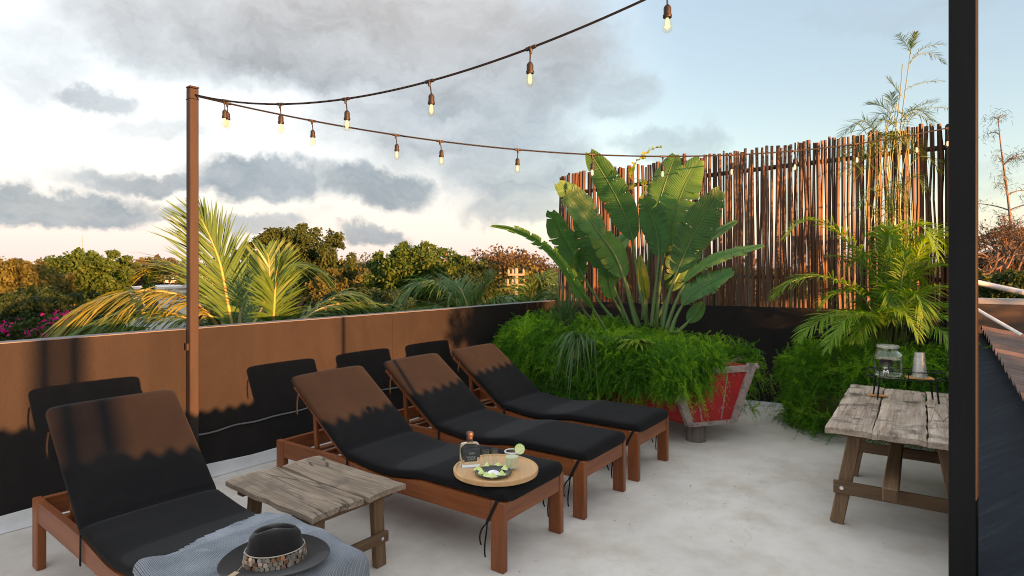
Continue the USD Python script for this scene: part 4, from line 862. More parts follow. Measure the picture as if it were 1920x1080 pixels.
# ------------------------------------------------------------------ light strings
def plan_at(u, a, d):
    r = (u - CX) / FPX; t_ = (r * a[1] - a[0]) / (d[0] - r * d[1]); return t_, a + d * t_
def string(name, label, a, d, cab, bulbs, end_t, z_end, cable_r=.0040):
    tv = [(*plan_at(u, a, d), v) for u, v in cab]
    ts = np.array([t_ for t_, _, _ in tv]); zs = np.array([EYE + (CY - v) / FPX * p[1] for _, p, v in tv])
    c = np.polyfit(ts, zs, 3) if z_end is None else np.polyfit(np.r_[ts, end_t], np.r_[zs, z_end], 3)
    z = lambda t_: np.polyval(c, t_)
    st_ = thing(name, label, 'string lights', (*a, float(z(0))))
    tt = np.linspace(0, end_t, 60); P_ = np.array([(*(a + d * t_), z(t_)) for t_ in tt])
    put('cable', MB().tube(P_ + [0, 0, .0026], cable_r, 6).tube(P_ + [0, 0, -.0026], cable_r * .9, 6).get(), 'black_wire', st_, True)
    g = np.random.default_rng(len(name))
    for u in bulbs:
        t_, p = plan_at(u, a, d); c0 = vec(*p, float(z(t_))); sway = vec(g.normal(0, .006), g.normal(0, .006), 0); dd = unit(vec(*d, float(z(t_ + .01) - z(t_)) / .01))
        s0 = c0 + sway + [0, 0, -.068]
        m = MB().beam(c0 - dd * .030, c0 + dd * .030, .017, .017, (0, 0, 1), .004).lathe([(.001, -.028), (.006, -.028), (.010, -.006), (.012, .006), (.001, .008)], c0, 8)
        m.tube([c0 + [0, 0, -.02], (c0 + s0) / 2 + [0, 0, .004], s0], .0036, 6)
        m.lathe([(.001, -.056), (.0185, -.056), (.0195, -.050), (.0195, -.044), (.0165, -.042), (.0165, -.014), (.012, -.005), (.006, .001), (.001, .002)], s0, 14)
        so = put('socket', m.get(), 'rubber', st_, 40); bb = s0 + [0, 0, -.055]
        put('bulb', MB().lathe([(.0125, .006), (.0135, -.004), (.019, -.020), (.0232, -.036), (.0232, -.046), (.019, -.058), (.011, -.0655), (.001, -.068)], bb, 18).get(), 'bulb_glass', so, True)
        put('filament', MB().lathe([(.001, -.002), (.0065, -.003), (.0085, -.012), (.0105, -.030), (.0095, -.042), (.005, -.050), (.001, -.051)], bb, 10).get(), 'filament', so, True)
    return st_
PT = vec(PB[0], PB[1])
dA = NP - PT
string('string_lights', 'front string of lit bulbs rising from the left post towards the camera', PT, dA,
       [(371, 179), (421, 189), (525, 194), (650, 186), (803, 154), (993, 90), (1100, 46), (1210, 0)], [421, 525, 648, 805, 995, 1250], .985, None)
dB = EP + BWN * .05 - PT
string('string_lights', 'rear string of lit bulbs running from the left post across to the stick screen', PT, dB,
       [(371, 180), (425, 193), (585, 228), (742, 253), (825, 266), (970, 280), (1110, 289), (1243, 292), (1371, 291), (1490, 284), (1605, 270), (1718, 252), (1783, 238)],
       [426, 585, 742, 825, 971, 1110, 1243, 1371, 1490, 1605, 1718, 1776], 1.0, None)

# ------------------------------------------------------------------ planters
BC = vec(1.74, 5.30); BLx = unit(vec(.95, .30)); BAx = unit(vec(-.55, .83)); BNx = vec(BLx[1], -BLx[0])
bp = thing('boat_planter', 'old red wooden boat stern used as a planter, paint flaking', 'planter', (*BC, 0))
def bpt(l, a, z): return vec(*(BC + BLx * l + BAx * a), z)
def board(q, n, th): q = np.array(q); return loft([q, q + n * th])
nb = vec(*BNx, 0)
put('transom_panel', board([bpt(-.20, 0, .20), bpt(.20, 0, .20), bpt(.385, 0, .66), bpt(-.385, 0, .66)], nb, .025), 'red_paint', bp)
for l0, l1 in ((-.10, -.17), (.10, .17)): put('transom_strip', board([bpt(l0 - .006, 0, .21), bpt(l0 + .006, 0, .21), bpt(l1 + .006, 0, .63), bpt(l1 - .006, 0, .63)], nb, .0262), 'worn_rim', bp)
put('rim', board([bpt(-.36, 0, .615), bpt(.36, 0, .615), bpt(.385, 0, .665), bpt(-.385, 0, .665)], nb, .046), 'worn_rim', bp)
for sg in (-1, 1):
    q = [bpt(sg * .185, 0, .178), bpt(sg * .250, 0, .172), bpt(sg * .455, 0, .665), bpt(sg * .39, 0, .69)]
    put('corner_frame', board(q if sg > 0 else q[::-1], nb, .05), 'worn_rim', bp)
    put('corner_knob', disc(bpt(sg * .455, -.03, .655), (*(BLx * sg), .2), .028, .03, 14), 'worn_rim', bp)
    k = 12; s_ = np.linspace(.002, 1, k); W0 = .445 * np.sqrt(1 - (s_ * .92) ** 2.2); Wb = .215 * np.sqrt(1 - (s_ * .95) ** 2)
    out = [np.array([bpt(sg * Wb[i], s_[i] * 1.9, .185), bpt(sg * W0[i], s_[i] * 1.9, .66 + .10 * s_[i] ** 2), bpt(sg * (W0[i] - .03), s_[i] * 1.9, .66 + .10 * s_[i] ** 2), bpt(sg * max(Wb[i] - .03, 0), s_[i] * 1.9, .19)]) for i in range(k)]
    if sg < 0: out = [o_[::-1] for o_ in out]
    put('hull_side', loft(out), 'red_paint', bp)
put('keel_board', board([bpt(-.20, .0, .185), bpt(.20, .0, .185), bpt(.10, 1.7, .185), bpt(-.10, 1.7, .185)], vec(0, 0, -1), .02), 'red_paint', bp)
put('bottom_rim', board([bpt(-.235, .0, .165), bpt(.235, .0, .165), bpt(.225, .0, .20), bpt(-.225, .0, .20)], nb, .04), 'worn_rim', bp)
put('soil', board([bpt(-.40, .02, .60), bpt(.40, .02, .60), bpt(.30, 1.4, .63), bpt(-.30, 1.4, .63)], vec(0, 0, 1), .03), 'soil', bp)
sp = pz(1313, 829, 0)
put('support_stump', MB().lathe([(.001, 0), (.088, 0), (.084, .02), (.080, .16), (.001, .163)], (sp[0] - .02, sp[1] + .06, .001), 14).get(), 'log', bp, 50)
put('support_stump', MB().lathe([(.001, 0), (.085, 0), (.080, .16), (.001, .163)], (*(BC + BAx * 1.3), .001), 14).get(), 'log', bp, 50)
g = np.random.default_rng(4)
tw = MB()
for k in range(40):
    a = bpt(g.uniform(.0, .36), g.uniform(.05, .35), .64 + g.uniform(0, .03)); e = a + g.normal(0, 1, 3) * [.09, .09, .04] + [0, 0, .05]
    tw.tube(spline([a, (a + e) / 2 + g.normal(0, .015, 3), e], 5), .0022, 4)
d_ = put('dry_twigs', tw.get(), 'dry_twig'); tag(d_, 'tangle of dry twigs on the soil behind the rim of the red planter', 'twigs', kind='stuff')
# second planter, mostly hidden by the table and the ferns
P2 = vec(3.36, 5.72)
p2 = thing('log_trough', 'low brown timber trough under the palm behind the plank table', 'planter', (*P2, 0))
_R2 = np.array([[BWD[0], -BWN[0], 0], [BWD[1], -BWN[1], 0], [0, 0, 1]])
for sg in (-1, 1):
    put('long_board', boxm(vec(*(P2 - BWN * sg * .24), .22), (.92, .05, .26), .01, _R2), 'brown_beam', p2)
    put('end_board', boxm(vec(*(P2 + BWD * sg * .435), .22), (.05, .43, .26), .01, _R2), 'brown_beam', p2)
    put('foot_log', MB().lathe([(.001, 0), (.085, 0), (.08, .088), (.001, .09)], (*(P2 + BWD * sg * .30), .001), 12).get(), 'log', p2, 50)
put('soil', boxm(vec(*P2, .30), (.82, .42, .05), .005, _R2), 'soil', p2)

# ------------------------------------------------------------------ asparagus ferns: sprays of fine needles, one mass in each planter
def fern_tuft(seed, n_st=10, L=.20, nn=30, nl=.021, w=.0040, spread=.85, dr=.45):
    g = np.random.default_rng(seed); mb = MB()
    for k in range(n_st):
        d = unit(vec(g.normal(0, spread), g.normal(0, spread), 1.)); l_ = L * g.uniform(.6, 1.25); s_ = np.sort(g.uniform(.12, 1, nn)); p = d * l_ * s_[:, None]; p[:, 2] -= dr * l_ * s_ ** 2.2
        dv = norm_rows(d + g.normal(0, .8, (nn, 3)) + [0, 0, .1]); sd = norm_rows(np.cross(dv, g.normal(size=(nn, 3))))
        mb.add(*ribbons(p, dv, sd, nl * g.uniform(.6, 1.4, nn) * (1.15 - .6 * s_), w * g.uniform(.7, 1.3, nn), .1, 1, prof=[1, .3]))
        mb.add(*ribbons(np.zeros((1, 3)), d[None], norm_rows(np.cross(d, [.3, .9, 0])[None]), [l_], [.003], [dr], 3, prof=[1, .8, .6, .2]))
    return mb.get()
def fern_strand(seed, L=.34, nn=110, nl=.024, w=.0042):
    g = np.random.default_rng(seed); mb = MB()
    for k in range(3):
        d = unit(vec(1, g.normal(0, .35), g.uniform(.3, .9))); l_ = L * g.uniform(.7, 1.1); dr = g.uniform(1., 1.5); s_ = np.sort(g.uniform(.05, 1, nn // 2)); m = len(s_); p = d * l_ * s_[:, None]; p[:, 2] -= dr * l_ * s_ ** 2
        dv = norm_rows(d + g.normal(0, .9, (m, 3))); sd = norm_rows(np.cross(dv, g.normal(size=(m, 3))))
        mb.add(*ribbons(p, dv, sd, nl * g.uniform(.6, 1.3, m), w * g.uniform(.7, 1.3, m), .15, 1, prof=[1, .3]))
        mb.add(*ribbons(np.zeros((1, 3)), d[None], norm_rows(np.cross(d, [0, 0, 1.])[None]), [l_], [.003], [dr], 4, prof=[1, .8, .7, .5, .2]))
    return mb.get()
FERN = [('tuft_a', fern_tuft(1), 'leaf_fern'), ('tuft_b', fern_tuft(2), 'leaf_fern_dark'), ('tuft_c', fern_tuft(3, 12, .17, 26), 'leaf_fern'), ('tuft_d', fern_tuft(4), 'leaf_fern_pale'), ('strand_a', fern_strand(5), 'leaf_fern'), ('strand_b', fern_strand(6), 'leaf_fern_pale')]
def fern_mass(path, label, pts, prob, seed, scale=(.7, 1.2)):
    """pts: (x, y, z, outward normal); tufts stand on the skin, strands hang down from it"""
    g = np.random.default_rng(seed); n = len(pts); idx = g.choice(len(FERN), n, p=prob); idx[(pts[:, 5] > .45) & (g.random(n) < .28)] = 3; R_ = np.zeros((n, 3, 3)); up = norm_rows(pts[:, 3:6] + [0, 0, .35] + g.normal(0, .3, (n, 3)))
    x = norm_rows(np.cross(up, g.normal(size=(n, 3)))); R_[:, :, 2] = up; R_[:, :, 0] = x; R_[:, :, 1] = np.cross(up, x)
    h = np.arctan2(pts[:, 4], pts[:, 3]) + g.normal(0, .5, n); st_ = idx >= 4
    R_[st_] = Rotation.from_euler('z', h[st_]).as_matrix() if st_.any() else R_[st_]
    sc = g.uniform(*scale, n)[:, None].repeat(3, 1)
    t = instancer(path, FERN, pts[:, :3], idx, Rotation.from_matrix(R_).as_quat(), sc); tag(t, label, 'fern', kind='stuff'); return t
def mound(g, n, A, B, rad, ztop, zbot, ztB=None, low=-.25):
    """points and normals on the lumpy skin of a mound along A-B"""
    ax = unit(B - A); L = np.linalg.norm(B - A); out = []
    while len(out) < n:
        d = unit(g.normal(size=3))
        if d[2] < low: continue
        q = d[:2] @ ax; s_ = g.random() if abs(q) < .45 else (0. if q < 0 else 1.)
        if abs(q) >= .45 and g.random() < .45: continue
        zt = ztop if ztB is None else ztop + (ztB - ztop) * s_; c = A + ax * L * s_
        e = np.sign(d) * np.abs(d) ** .75; lump = (.80 + .42 * meshkit.noise(vec(c[0] * 3 + d[0] * 2, c[1] * 3 + d[1] * 2, d[2] * 3), 2)) * (g.uniform(.80, 1.0) if g.random() < .8 else g.uniform(.45, .8))
        zz = zbot + (zt - zbot) * (.45 + .55 * e[2] * lump) if d[2] > 0 else zbot + (zt - zbot) * .45 * (1 + d[2] / abs(low)) * g.uniform(.6, 1)
        out.append((*(c + e[:2] * rad * lump), zz, *d))
    return np.array(out)
g = np.random.default_rng(21)
m1 = mound(g, 2100, vec(1.52, 5.66), vec(.36, 6.90), .52, .86, .10, .97)
_l, _n = (m1[:, :2] - BC) @ BLx, (m1[:, :2] - BC) @ BNx
m1 = m1[~((_l > -.08) & (_n > -.16) & (m1[:, 2] < .80))]                                              # the stern stays bare on its right half
m1 = m1[~((_l[:0].sum() == 0) & ((m1[:, :2] - BC) @ BLx > .10) & ((m1[:, :2] - BC) @ BLx < .42) & ((m1[:, :2] - BC) @ BNx > -.34))]
_l, _n = (m1[:, :2] - BC) @ BLx, (m1[:, :2] - BC) @ BNx; m1 = m1[~((_l > -.75) & (_n > -.55) & (m1[:, 2] < .42))]
fern_mass('/World/asparagus_fern', 'dense bright green ferns spilling over the red boat planter', m1, [.34, .18, .26, .12, .08, .02], 1)
dr = []
for k in range(150):                                                                                  # strands over the left half of the stern
    l = g.uniform(-.55, .02); z = .78 - .30 * g.random() * min(1., (.04 - l) / .30 + .05); p = BC + BLx * l + BAx * g.uniform(-.12, .02); dr.append((*p, z, *BNx, .2))
for k in range(110):                                                                                  # and past its right corner
    p = BC + BLx * g.uniform(.46, .60) + BAx * g.uniform(.08, .50); dr.append((*p, g.uniform(.14 + .3 * (k % 2), .80), *(BLx * .9 + BNx * .3), .2))
for k in range(170):
    p = BC + BLx * g.uniform(-.2, .55) + BAx * g.uniform(.30, .95); dr.append((*p, g.uniform(.66, .84), *g.normal(0, .5, 2), .8))
skirt = []
sk_ = spline([vec(1.36, 5.12, 0), vec(1.05, 5.38, 0), vec(.55, 5.92, 0), vec(.12, 6.40, 0), vec(-.08, 6.78, 0)], 60)
for k in range(620):
    i = int(g.integers(0, 60)); p = sk_[i] + [*(vec(.72, .69) * g.uniform(-.03, .22)), 0]; skirt.append((*p[:2], g.uniform(.40 if i < 22 else .05, .80), *(vec(-.72, -.69) + g.normal(0, .3, 2)), .25))
fern_mass('/World/asparagus_fern_003', 'shaded fern fringe hanging low behind the rearmost lounger', np.array(skirt), [.32, .22, .24, .08, .12, .02], 7)
dr = np.array(dr)
fern_mass('/World/asparagus_fern_001', 'paler fern strands hanging over the stern and corner of the red planter', dr, [.30, .06, .22, .26, .08, .08], 2, (.6, .95))
m2 = mound(g, 1600, P2 - BWD * .16 + BWN * .12, P2 + BWD * .85 + BWN * .08, .50, .80, .02)
fern_mass('/World/asparagus_fern_002', 'rounded fern mound at the right behind the plank table, under the palm', m2, [.36, .14, .30, .14, .05, .01], 3)

# ------------------------------------------------------------------ giant bird of paradise in the boat
bop = thing('bird_of_paradise', 'large banana like plant with broad torn leaves in front of the stick screen', 'plant', (*(BC + BAx * .6), .6))
def paradise_leaf(stalk, rib, width, seed, face=0., fold=.25, splits=5, m='leaf_paradise', depth=(0, 0, 0), sk='leaf_stalk', ragged=.0):
    """stalk, rib: lists of (u, v, Y); the blade runs along rib; face turns it about the rib (0: seen flat from the camera)"""
    g = np.random.default_rng(seed); S = np.array([px(*q) for q in stalk + rib[:1]]); R_ = spline([px(*q) for q in rib], 34)
    t = norm_rows(np.gradient(R_, axis=0)); view = norm_rows(R_ - [0, 0, EYE]); side = norm_rows(np.cross(t, view)); nrm = norm_rows(np.cross(side, t))
    s_ = np.linspace(0, 1, 34); half = width * .86 / 2 * np.clip(np.sin(PI * np.clip(s_ * .93 + .045, 0, 1)) ** .55, .04, 1) * (1 - .15 * s_)
    mb = MB(); UV = []
    for sg in (-1, 1):
        a = face + sg * 0; ca, sa = math.cos(a), math.sin(a); sd = side * ca + nrm * sa; nn_ = nrm * ca - side * sa
        cut = np.sort(g.choice(np.arange(3, 31), min(splits + 4, 16), replace=False)) if splits else np.array([], int)
        segs = np.split(np.arange(34), cut); 
        for sgm in segs:
            if len(sgm) == 0: continue
            ids = np.r_[sgm, min(sgm[-1] + 1, 33)] if sgm[-1] < 33 else sgm
            if len(ids) < 2: continue
            flop = g.normal(0, .10); rg = 1 - ragged * g.uniform(0, 1); v, K = [], 7; back = g.uniform(.02, .10)
            for q_, i in enumerate(ids):
                w_ = half[i] * rg
                shrink = 1 - .10 * (abs(q_ - (len(ids) - 1) / 2) / max((len(ids) - 1) / 2, 1)) ** 3 * (len(segs) > 1)
                for k in range(K):
                    x = k / (K - 1); lift = fold * x - .9 * fold * x * x + flop * x * x + .022 * math.sin(i * 1.9 + sg) * x
                    tipward = back * 2.2 * x * x
                    v.append(R_[i] + sg * sd[i] * w_ * x * shrink + nn_[i] * -lift * w_ + t[i] * tipward * width * .4); UV.append((s_[i] - .10 * x + .03 * x * x, x))
            n_ = len(ids); f = [(i * K + k, (i + 1) * K + k, (i + 1) * K + k + 1, i * K + k + 1) for i in range(n_ - 1) for k in range(K - 1)]
            f = np.array(f); f = f if sg > 0 else f[:, ::-1]; mb.add(np.array(v), f)
    lf = put('leaf', mb.get(), m, bop, True, np.array(UV))
    if len(stalk): P_ = np.vstack([spline(S, 14)[:-1], R_[::3]])
    else: P_ = R_[::3]
    n_ = len(P_); r0 = .021 if len(stalk) else .010
    put('stalk', tubem(P_, np.linspace(r0, .0035, n_), 7), sk, lf, True)
pl_ = paradise_leaf
# behind first
pl_([(1185, 620, 6.3), (1160, 560, 6.35)], [(1145, 520, 6.4), (1120, 470, 6.4), (1098, 430, 6.4), (1085, 395, 6.35)], .42, 1, .5, .3, 3)
pl_([(1170, 620, 6.4), (1120, 560, 6.5)], [(1090, 510, 6.55), (1066, 465, 6.55), (1045, 425, 6.5), (1034, 397, 6.45)], .40, 2, .5, .5, 2)
pl_([(1200, 615, 6.2), (1180, 550, 6.25)], [(1172, 520, 6.3), (1150, 480, 6.3), (1128, 450, 6.25), (1110, 438, 6.2)], .40, 3, -.4, .3, 4, 'leaf_paradise')
pl_([(1150, 640, 6.0), (1134, 615, 5.95)], [(1111, 577, 5.9), (1080, 530, 5.8), (1040, 475, 5.7), (985, 437, 5.6), (922, 423, 5.5)], .36, 4, 1.15, .9, 12, ragged=.35)
pl_([(1215, 610, 6.1), (1200, 545, 6.2)], [(1187, 450, 6.3), (1170, 400, 6.3), (1142, 345, 6.3), (1106, 286, 6.25)], .42, 5, .30, .25, 3)
pl_([(1194, 612, 6.0), (1172, 530, 6.0), (1159, 492, 6.0)], [(1130, 447, 6.0), (1107, 414, 6.0), (1080, 378, 6.0), (1047, 343, 5.95)], .38, 6, -.30, .3, 6, ragged=.1)
pl_([(1222, 612, 5.95), (1228, 545, 5.95)], [(1236, 480, 6.0), (1232, 440, 6.0), (1222, 405, 6.0), (1206, 372, 6.0)], .40, 7, .45, .35, 3)
pl_([(1231, 612, 6.0), (1236, 540, 6.05), (1241, 500, 6.1)], [(1248, 462, 6.1), (1262, 410, 6.1), (1285, 345, 6.05), (1312, 300, 6.0)], .50, 8, .15, .2, 9, ragged=.08)
pl_([(1205, 600, 6.5), (1215, 500, 6.55)], [(1225, 420, 6.55), (1245, 350, 6.55), (1266, 290, 6.5)], .44, 18, .2, .2, 6, ragged=.1)
pl_([(1243, 620, 5.8), (1256, 550, 5.8)], [(1268, 512, 5.8), (1290, 462, 5.8), (1318, 410, 5.75), (1351, 358, 5.7)], .44, 9, -.25, .25, 7)
pl_([(1250, 618, 5.75), (1262, 580, 5.75)], [(1285, 530, 5.75), (1330, 493, 5.7), (1385, 473, 5.65), (1432, 461, 5.6)], .34, 10, 1.15, .9, 3)
pl_([(1258, 626, 5.65), (1266, 598, 5.65)], [(1280, 572, 5.65), (1305, 545, 5.6), (1338, 526, 5.55), (1373, 507, 5.5)], .36, 11, .75, .5, 6, ragged=.1)
pl_([(1268, 625, 5.7)], [(1290, 604, 5.7), (1302, 590, 5.7), (1318, 567, 5.7)], .18, 12, .3, .4, 0)
pl_([(1240, 610, 6.2), (1275, 510, 6.25)], [(1325, 455, 6.3), (1350, 436, 6.3), (1381, 415, 6.3)], .20, 13, .9, .9, 0)
pl_([(1212, 612, 6.1)], [(1212, 560, 6.05), (1206, 525, 6.0), (1199, 480, 6.0)], .26, 14, .9, .5, 0, 'leaf_yellowed')
pl_([(1140, 610, 6.6), (1100, 590, 6.6)], [(1088, 560, 6.6), (1080, 520, 6.6), (1092, 480, 6.55), (1110, 455, 6.5)], .36, 15, -.8, .4, 3)
pl_([(1180, 612, 6.45)], [(1150, 560, 6.5), (1140, 520, 6.5), (1155, 470, 6.45), (1180, 440, 6.4)], .40, 16, .7, .4, 4)
pl_([(1225, 612, 6.35)], [(1258, 545, 6.35), (1272, 500, 6.3), (1268, 455, 6.3), (1250, 425, 6.3)], .40, 17, -.6, .4, 4)

# strap-leaved plants among the ferns
def strap_plant(name, label, base, n, L, W, spread, droop, m, seed, yaw=None):
    g = np.random.default_rng(seed); t = thing(name, label, 'plant', base); 
    for k in range(n):
        a = g.uniform(0, 2 * PI) if yaw is None else g.normal(yaw, .9); d = unit(vec(math.cos(a) * spread * g.uniform(.4, 1.3), math.sin(a) * spread * g.uniform(.4, 1.3), 1)); sd = unit(np.cross(d, [0, 0, 1.]))
        v, f = ribbons([np.asarray(base) + g.normal(0, .04, 3) * [1, 1, .2]], [d], [sd], [L * g.uniform(.6, 1.2)], [W * g.uniform(.7, 1.2)], [droop * g.uniform(.5, 1.5)], 7, prof=[.6, .9, 1, .95, .85, .65, .4, .04], fold=.18)
        put('leaf', (v, f), m, t, True)
strap_plant('spider_plant', 'arching pale strap leaves with reddish tips hanging over the front of the ferns', px(1090, 640, 5.75), 60, .50, .017, .9, 1.25, 'leaf_strap', 1, -PI / 2 - .4)
strap_plant('spider_plant', 'grassy tuft of green strap leaves left of the broad leaved plant', px(1060, 610, 6.3), 60, .55, .016, .45, .35, 'leaf_strap_upright', 2)
strap_plant('spider_plant', 'loose strap leaved tuft at the foot of the broad leaf stalks', px(1160, 640, 5.7), 36, .36, .015, .9, 1.0, 'leaf_strap_upright', 3, -PI / 2)
rs = thing('leafy_rosette', 'small rosette of lobed bright leaves at the foot of the tall stalks', 'plant', px(1195, 640, 5.45))
g = np.random.default_rng(6)
for k in range(9):
    a = -PI / 2 + g.normal(0, 1.2); d = unit(vec(math.cos(a), math.sin(a), g.uniform(.1, .7))); sd = unit(np.cross(d, [0, 0, 1.]))
    put('leaf', ribbons([px(1195, 640, 5.45)] * 5, [unit(d + sd * q * .45) for q in (-2, -1, 0, 1, 2)], [sd] * 5, .20, .035, .5, 4), 'leaf_vine', rs, True)
vn = thing('climbing_vine', 'yellow green vine with small leaves climbing over the top of the stick screen', 'vine', px(1190, 330, 7.1))
vp = spline([px(1195, 350, 7.05), px(1183, 318, 7.05), px(1200, 296, 7.05), px(1222, 280, 7.05), px(1238, 276, 7.05)], 30); vq = spline([px(1188, 335, 7.05), px(1210, 345, 7.0), px(1203, 370, 7.0)], 16)
put('stem', MB().tube(vp, .004, 5).tube(vq, .003, 5).get(), 'leaf_cane', vn)
g = np.random.default_rng(9)
for P_ in (vp, vq):
    for i in range(2, len(P_), 1):
        d = unit(g.normal(size=3) + [0, -.4, .2]); sd = unit(np.cross(d, g.normal(size=3))); put('leaf', ribbons([P_[i]], [d], [sd], [.065 * g.uniform(.5, 1.2)], [.045], [.3], 3, prof=[.3, 1, .8, .05]), 'leaf_vine', vn)

# ------------------------------------------------------------------ areca palm and slender palm at the right
ar = thing('areca_palm', 'yellow green feather palm rising from the fern mound behind the plank table', 'palm', (*P2, .3))
ab = lambda k: px(1640 + 12 * k, 690, 5.55 + .03 * k)
FR = [([(1652, 640), (1648, 535), (1607, 476), (1560, 425), (1522, 413), (1476, 441)], 5.6, .28), ([(1683, 660), (1683, 587), (1696, 543), (1722, 513), (1755, 497), (1790, 505)], 5.5, .26), ([(1690, 620), (1692, 540), (1685, 480), (1660, 445), (1628, 440)], 5.7, .26),
      ([(1640, 640), (1620, 560), (1570, 525), (1510, 520), (1452, 552)], 5.4, .26), ([(1640, 660), (1610, 590), (1560, 590), (1500, 632)], 5.2, .26), ([(1655, 670), (1640, 600), (1600, 590), (1555, 650)], 5.05, .24), ([(1690, 660), (1720, 600), (1760, 595), (1800, 640)], 5.2, .26),
      ([(1665, 640), (1670, 540), (1640, 480), (1590, 500)], 5.8, .26), ([(1700, 640), (1715, 560), (1745, 540), (1800, 545)], 5.9, .26), ([(1670, 650), (1672, 570), (1690, 520), (1700, 470)], 5.3, .22), ([(1660, 655), (1650, 590), (1680, 580), (1720, 630)], 5.0, .22),
      ([(1660, 640), (1640, 560), (1585, 545), (1540, 575)], 5.7, .24), ([(1700, 650), (1730, 610), (1765, 620), (1790, 680)], 5.0, .22), ([(1650, 640), (1655, 545), (1630, 505), (1560, 480)], 5.9, .24), ([(1690, 640), (1705, 530), (1735, 465), (1780, 440)], 5.9, .24)]
g = np.random.default_rng(41)
for k in range(16):
    a = g.uniform(-1, 1); u0 = 1655 + 30 * a; tip = (1655 + a * g.uniform(90, 175), g.uniform(470, 650)); top = min(tip[1] - g.uniform(10, 60), 600); FR.append(([(u0, 650), (u0 + a * 12, 600), ((u0 + tip[0]) / 2 + a * 8, top), tip], g.uniform(5.1, 6.0), .25))
for k, (q, Y, L) in enumerate(FR):
    n_ = len(q); ys = np.linspace(5.6, Y, n_); lv, rc = frond([px(u, v, ys[i]) for i, (u, v) in enumerate(q)], 52, L, .0135, .36, 50, .22, 100 + k, .30, 4, 0., .12, rr=(.009, .0025))
    fr_ = put('frond', lv, 'leaf_areca', ar, True); put('rachis', rc, 'leaf_cane', fr_, True)
g = np.random.default_rng(12)
for k in range(16):
    u = g.uniform(1612, 1700); put('cane', tubem(spline([px(u, 700, 5.6), px(u + g.normal(0, 6), 650, 5.6), px(1660 + (u - 1655) * .8, 600, 5.6)], 6), .009, 6), 'leaf_cane', ar, True)
sl = thing('slender_palm', 'tall thin cane palm reaching above the stick screen at its right end', 'palm', (*(P2 + BWD * .1), .3))
CN = [[(1668, 560), (1675, 440), (1682, 330), (1690, 230), (1700, 150), (1708, 90)], [(1655, 560), (1660, 420), (1672, 300), (1686, 190), (1692, 120)], [(1640, 560), (1640, 440), (1648, 340), (1660, 250), (1676, 200)], [(1690, 560), (1690, 430), (1686, 330), (1690, 260), (1700, 215)], [(1630, 540), (1632, 440), (1638, 380), (1650, 320)], [(1705, 560), (1702, 440), (1700, 360), (1704, 300)],
      [(1650, 560), (1652, 430), (1656, 330), (1662, 270)], [(1682, 560), (1676, 430), (1672, 350), (1670, 300)], [(1612, 560), (1620, 450), (1628, 330), (1634, 250)], [(1720, 560), (1712, 430), (1706, 330), (1698, 240)], [(1645, 560), (1658, 430), (1668, 300), (1684, 180)], [(1662, 560), (1668, 400), (1664, 280), (1660, 215)], [(1700, 560), (1688, 430), (1692, 320), (1710, 250)]]
for q in CN: put('cane', tubem(spline([px(u, v, 5.85) for u, v in q], 24), np.linspace(.009, .0035, 24), 6), 'leaf_cane', sl, True)
SF = [([(1708, 100), (1700, 85), (1686, 66)], .16), ([(1706, 120), (1725, 95), (1772, 84)], .13), ([(1705, 118), (1735, 100), (1770, 118)], .12), ([(1707, 95), (1712, 80), (1716, 62)], .10), ([(1690, 180), (1675, 160), (1662, 145)], .12), ([(1696, 170), (1720, 158), (1770, 152)], .10),
      ([(1672, 215), (1655, 200), (1630, 193)], .17), ([(1690, 230), (1715, 205), (1755, 190)], .20), ([(1695, 225), (1730, 205), (1785, 205)], .18), ([(1676, 210), (1672, 190), (1674, 175)], .15), ([(1686, 250), (1660, 225), (1640, 240)], .18), ([(1700, 235), (1720, 215), (1745, 232)], .18)]
g = np.random.default_rng(14)
for k in range(46):
    u, v = g.uniform(1618, 1708), g.uniform(225, 520); a = g.choice([-1, 1]); SF.append(([(u, v), (u + a * 22, v - 20), (u + a * g.uniform(35, 62), v - 4 + g.uniform(0, 28))], .17))
for k, (q, L) in enumerate(SF):
    dy = g.normal(0, .18); lv, rc = frond([px(u, v, 5.85 + dy * i / 2) for i, (u, v) in enumerate(q)], 22, L, .0062, .25, 42, .3, 200 + k, .15, 3, 0., .18, rr=(.004, .0015))
    fr_ = put('frond', lv, 'leaf_slender', sl, True); put('rachis', rc, 'leaf_cane', fr_)

# ------------------------------------------------------------------ roof apron, corrugated roof and wall at the right
def zs(Y): return np.where(np.asarray(Y) > .95, .988 - .059 * (5.67 - np.asarray(Y)), .7096 + .11 * (.95 - np.asarray(Y)))
E0, E1 = vec(4.414, 5.67), vec(2.72, 3.20); ED = unit(E0 - E1); ER = vec(ED[1], -ED[0])
na = 40; v = []; ks = np.linspace(.55, 7.12, na)
for k in ks:
    a = SE * k; w = E1 + ED * ((a - E1) @ ED); za = .94 - .13 * (5.75 - a[1]); zb = zs(w[1]) - .062
    v += [(*a, za), (*(w + ER * .12), zb), (*a, -.0)]
v = np.array(v); f = []
for i in range(na - 1):
    a, b_ = 3 * i, 3 * i + 3; f += [(a, b_ + 1, b_), (a, a + 1, b_ + 1), (a, b_, b_ + 2), (a, b_ + 2, a + 2)]
f = np.array(f)[:, ::-1]
rp = put('roof_apron', (v, f), 'slab_paint'); tag(rp, 'dark blue grey sloping roof strip right of the black post, beside the corrugated sheets', 'roof')
PITCH = .104; nw = 1400; ll = np.linspace(-5.6, 3.02, nw); mm = 8; v = []
for j in range(mm):
    for l_ in ll:
        p = E1 + ED * l_ + ER * (j / (mm - 1) * 1.7 + .004 * math.sin(l_ * 31)); w = .015 * math.sin(2 * PI * l_ / PITCH); sgl = -.012 * ((l_ / .95) % 1)
        v.append((*p, zs((E1 + ED * l_)[1]) + w + sgl - .185 * j / (mm - 1) * 1.7))
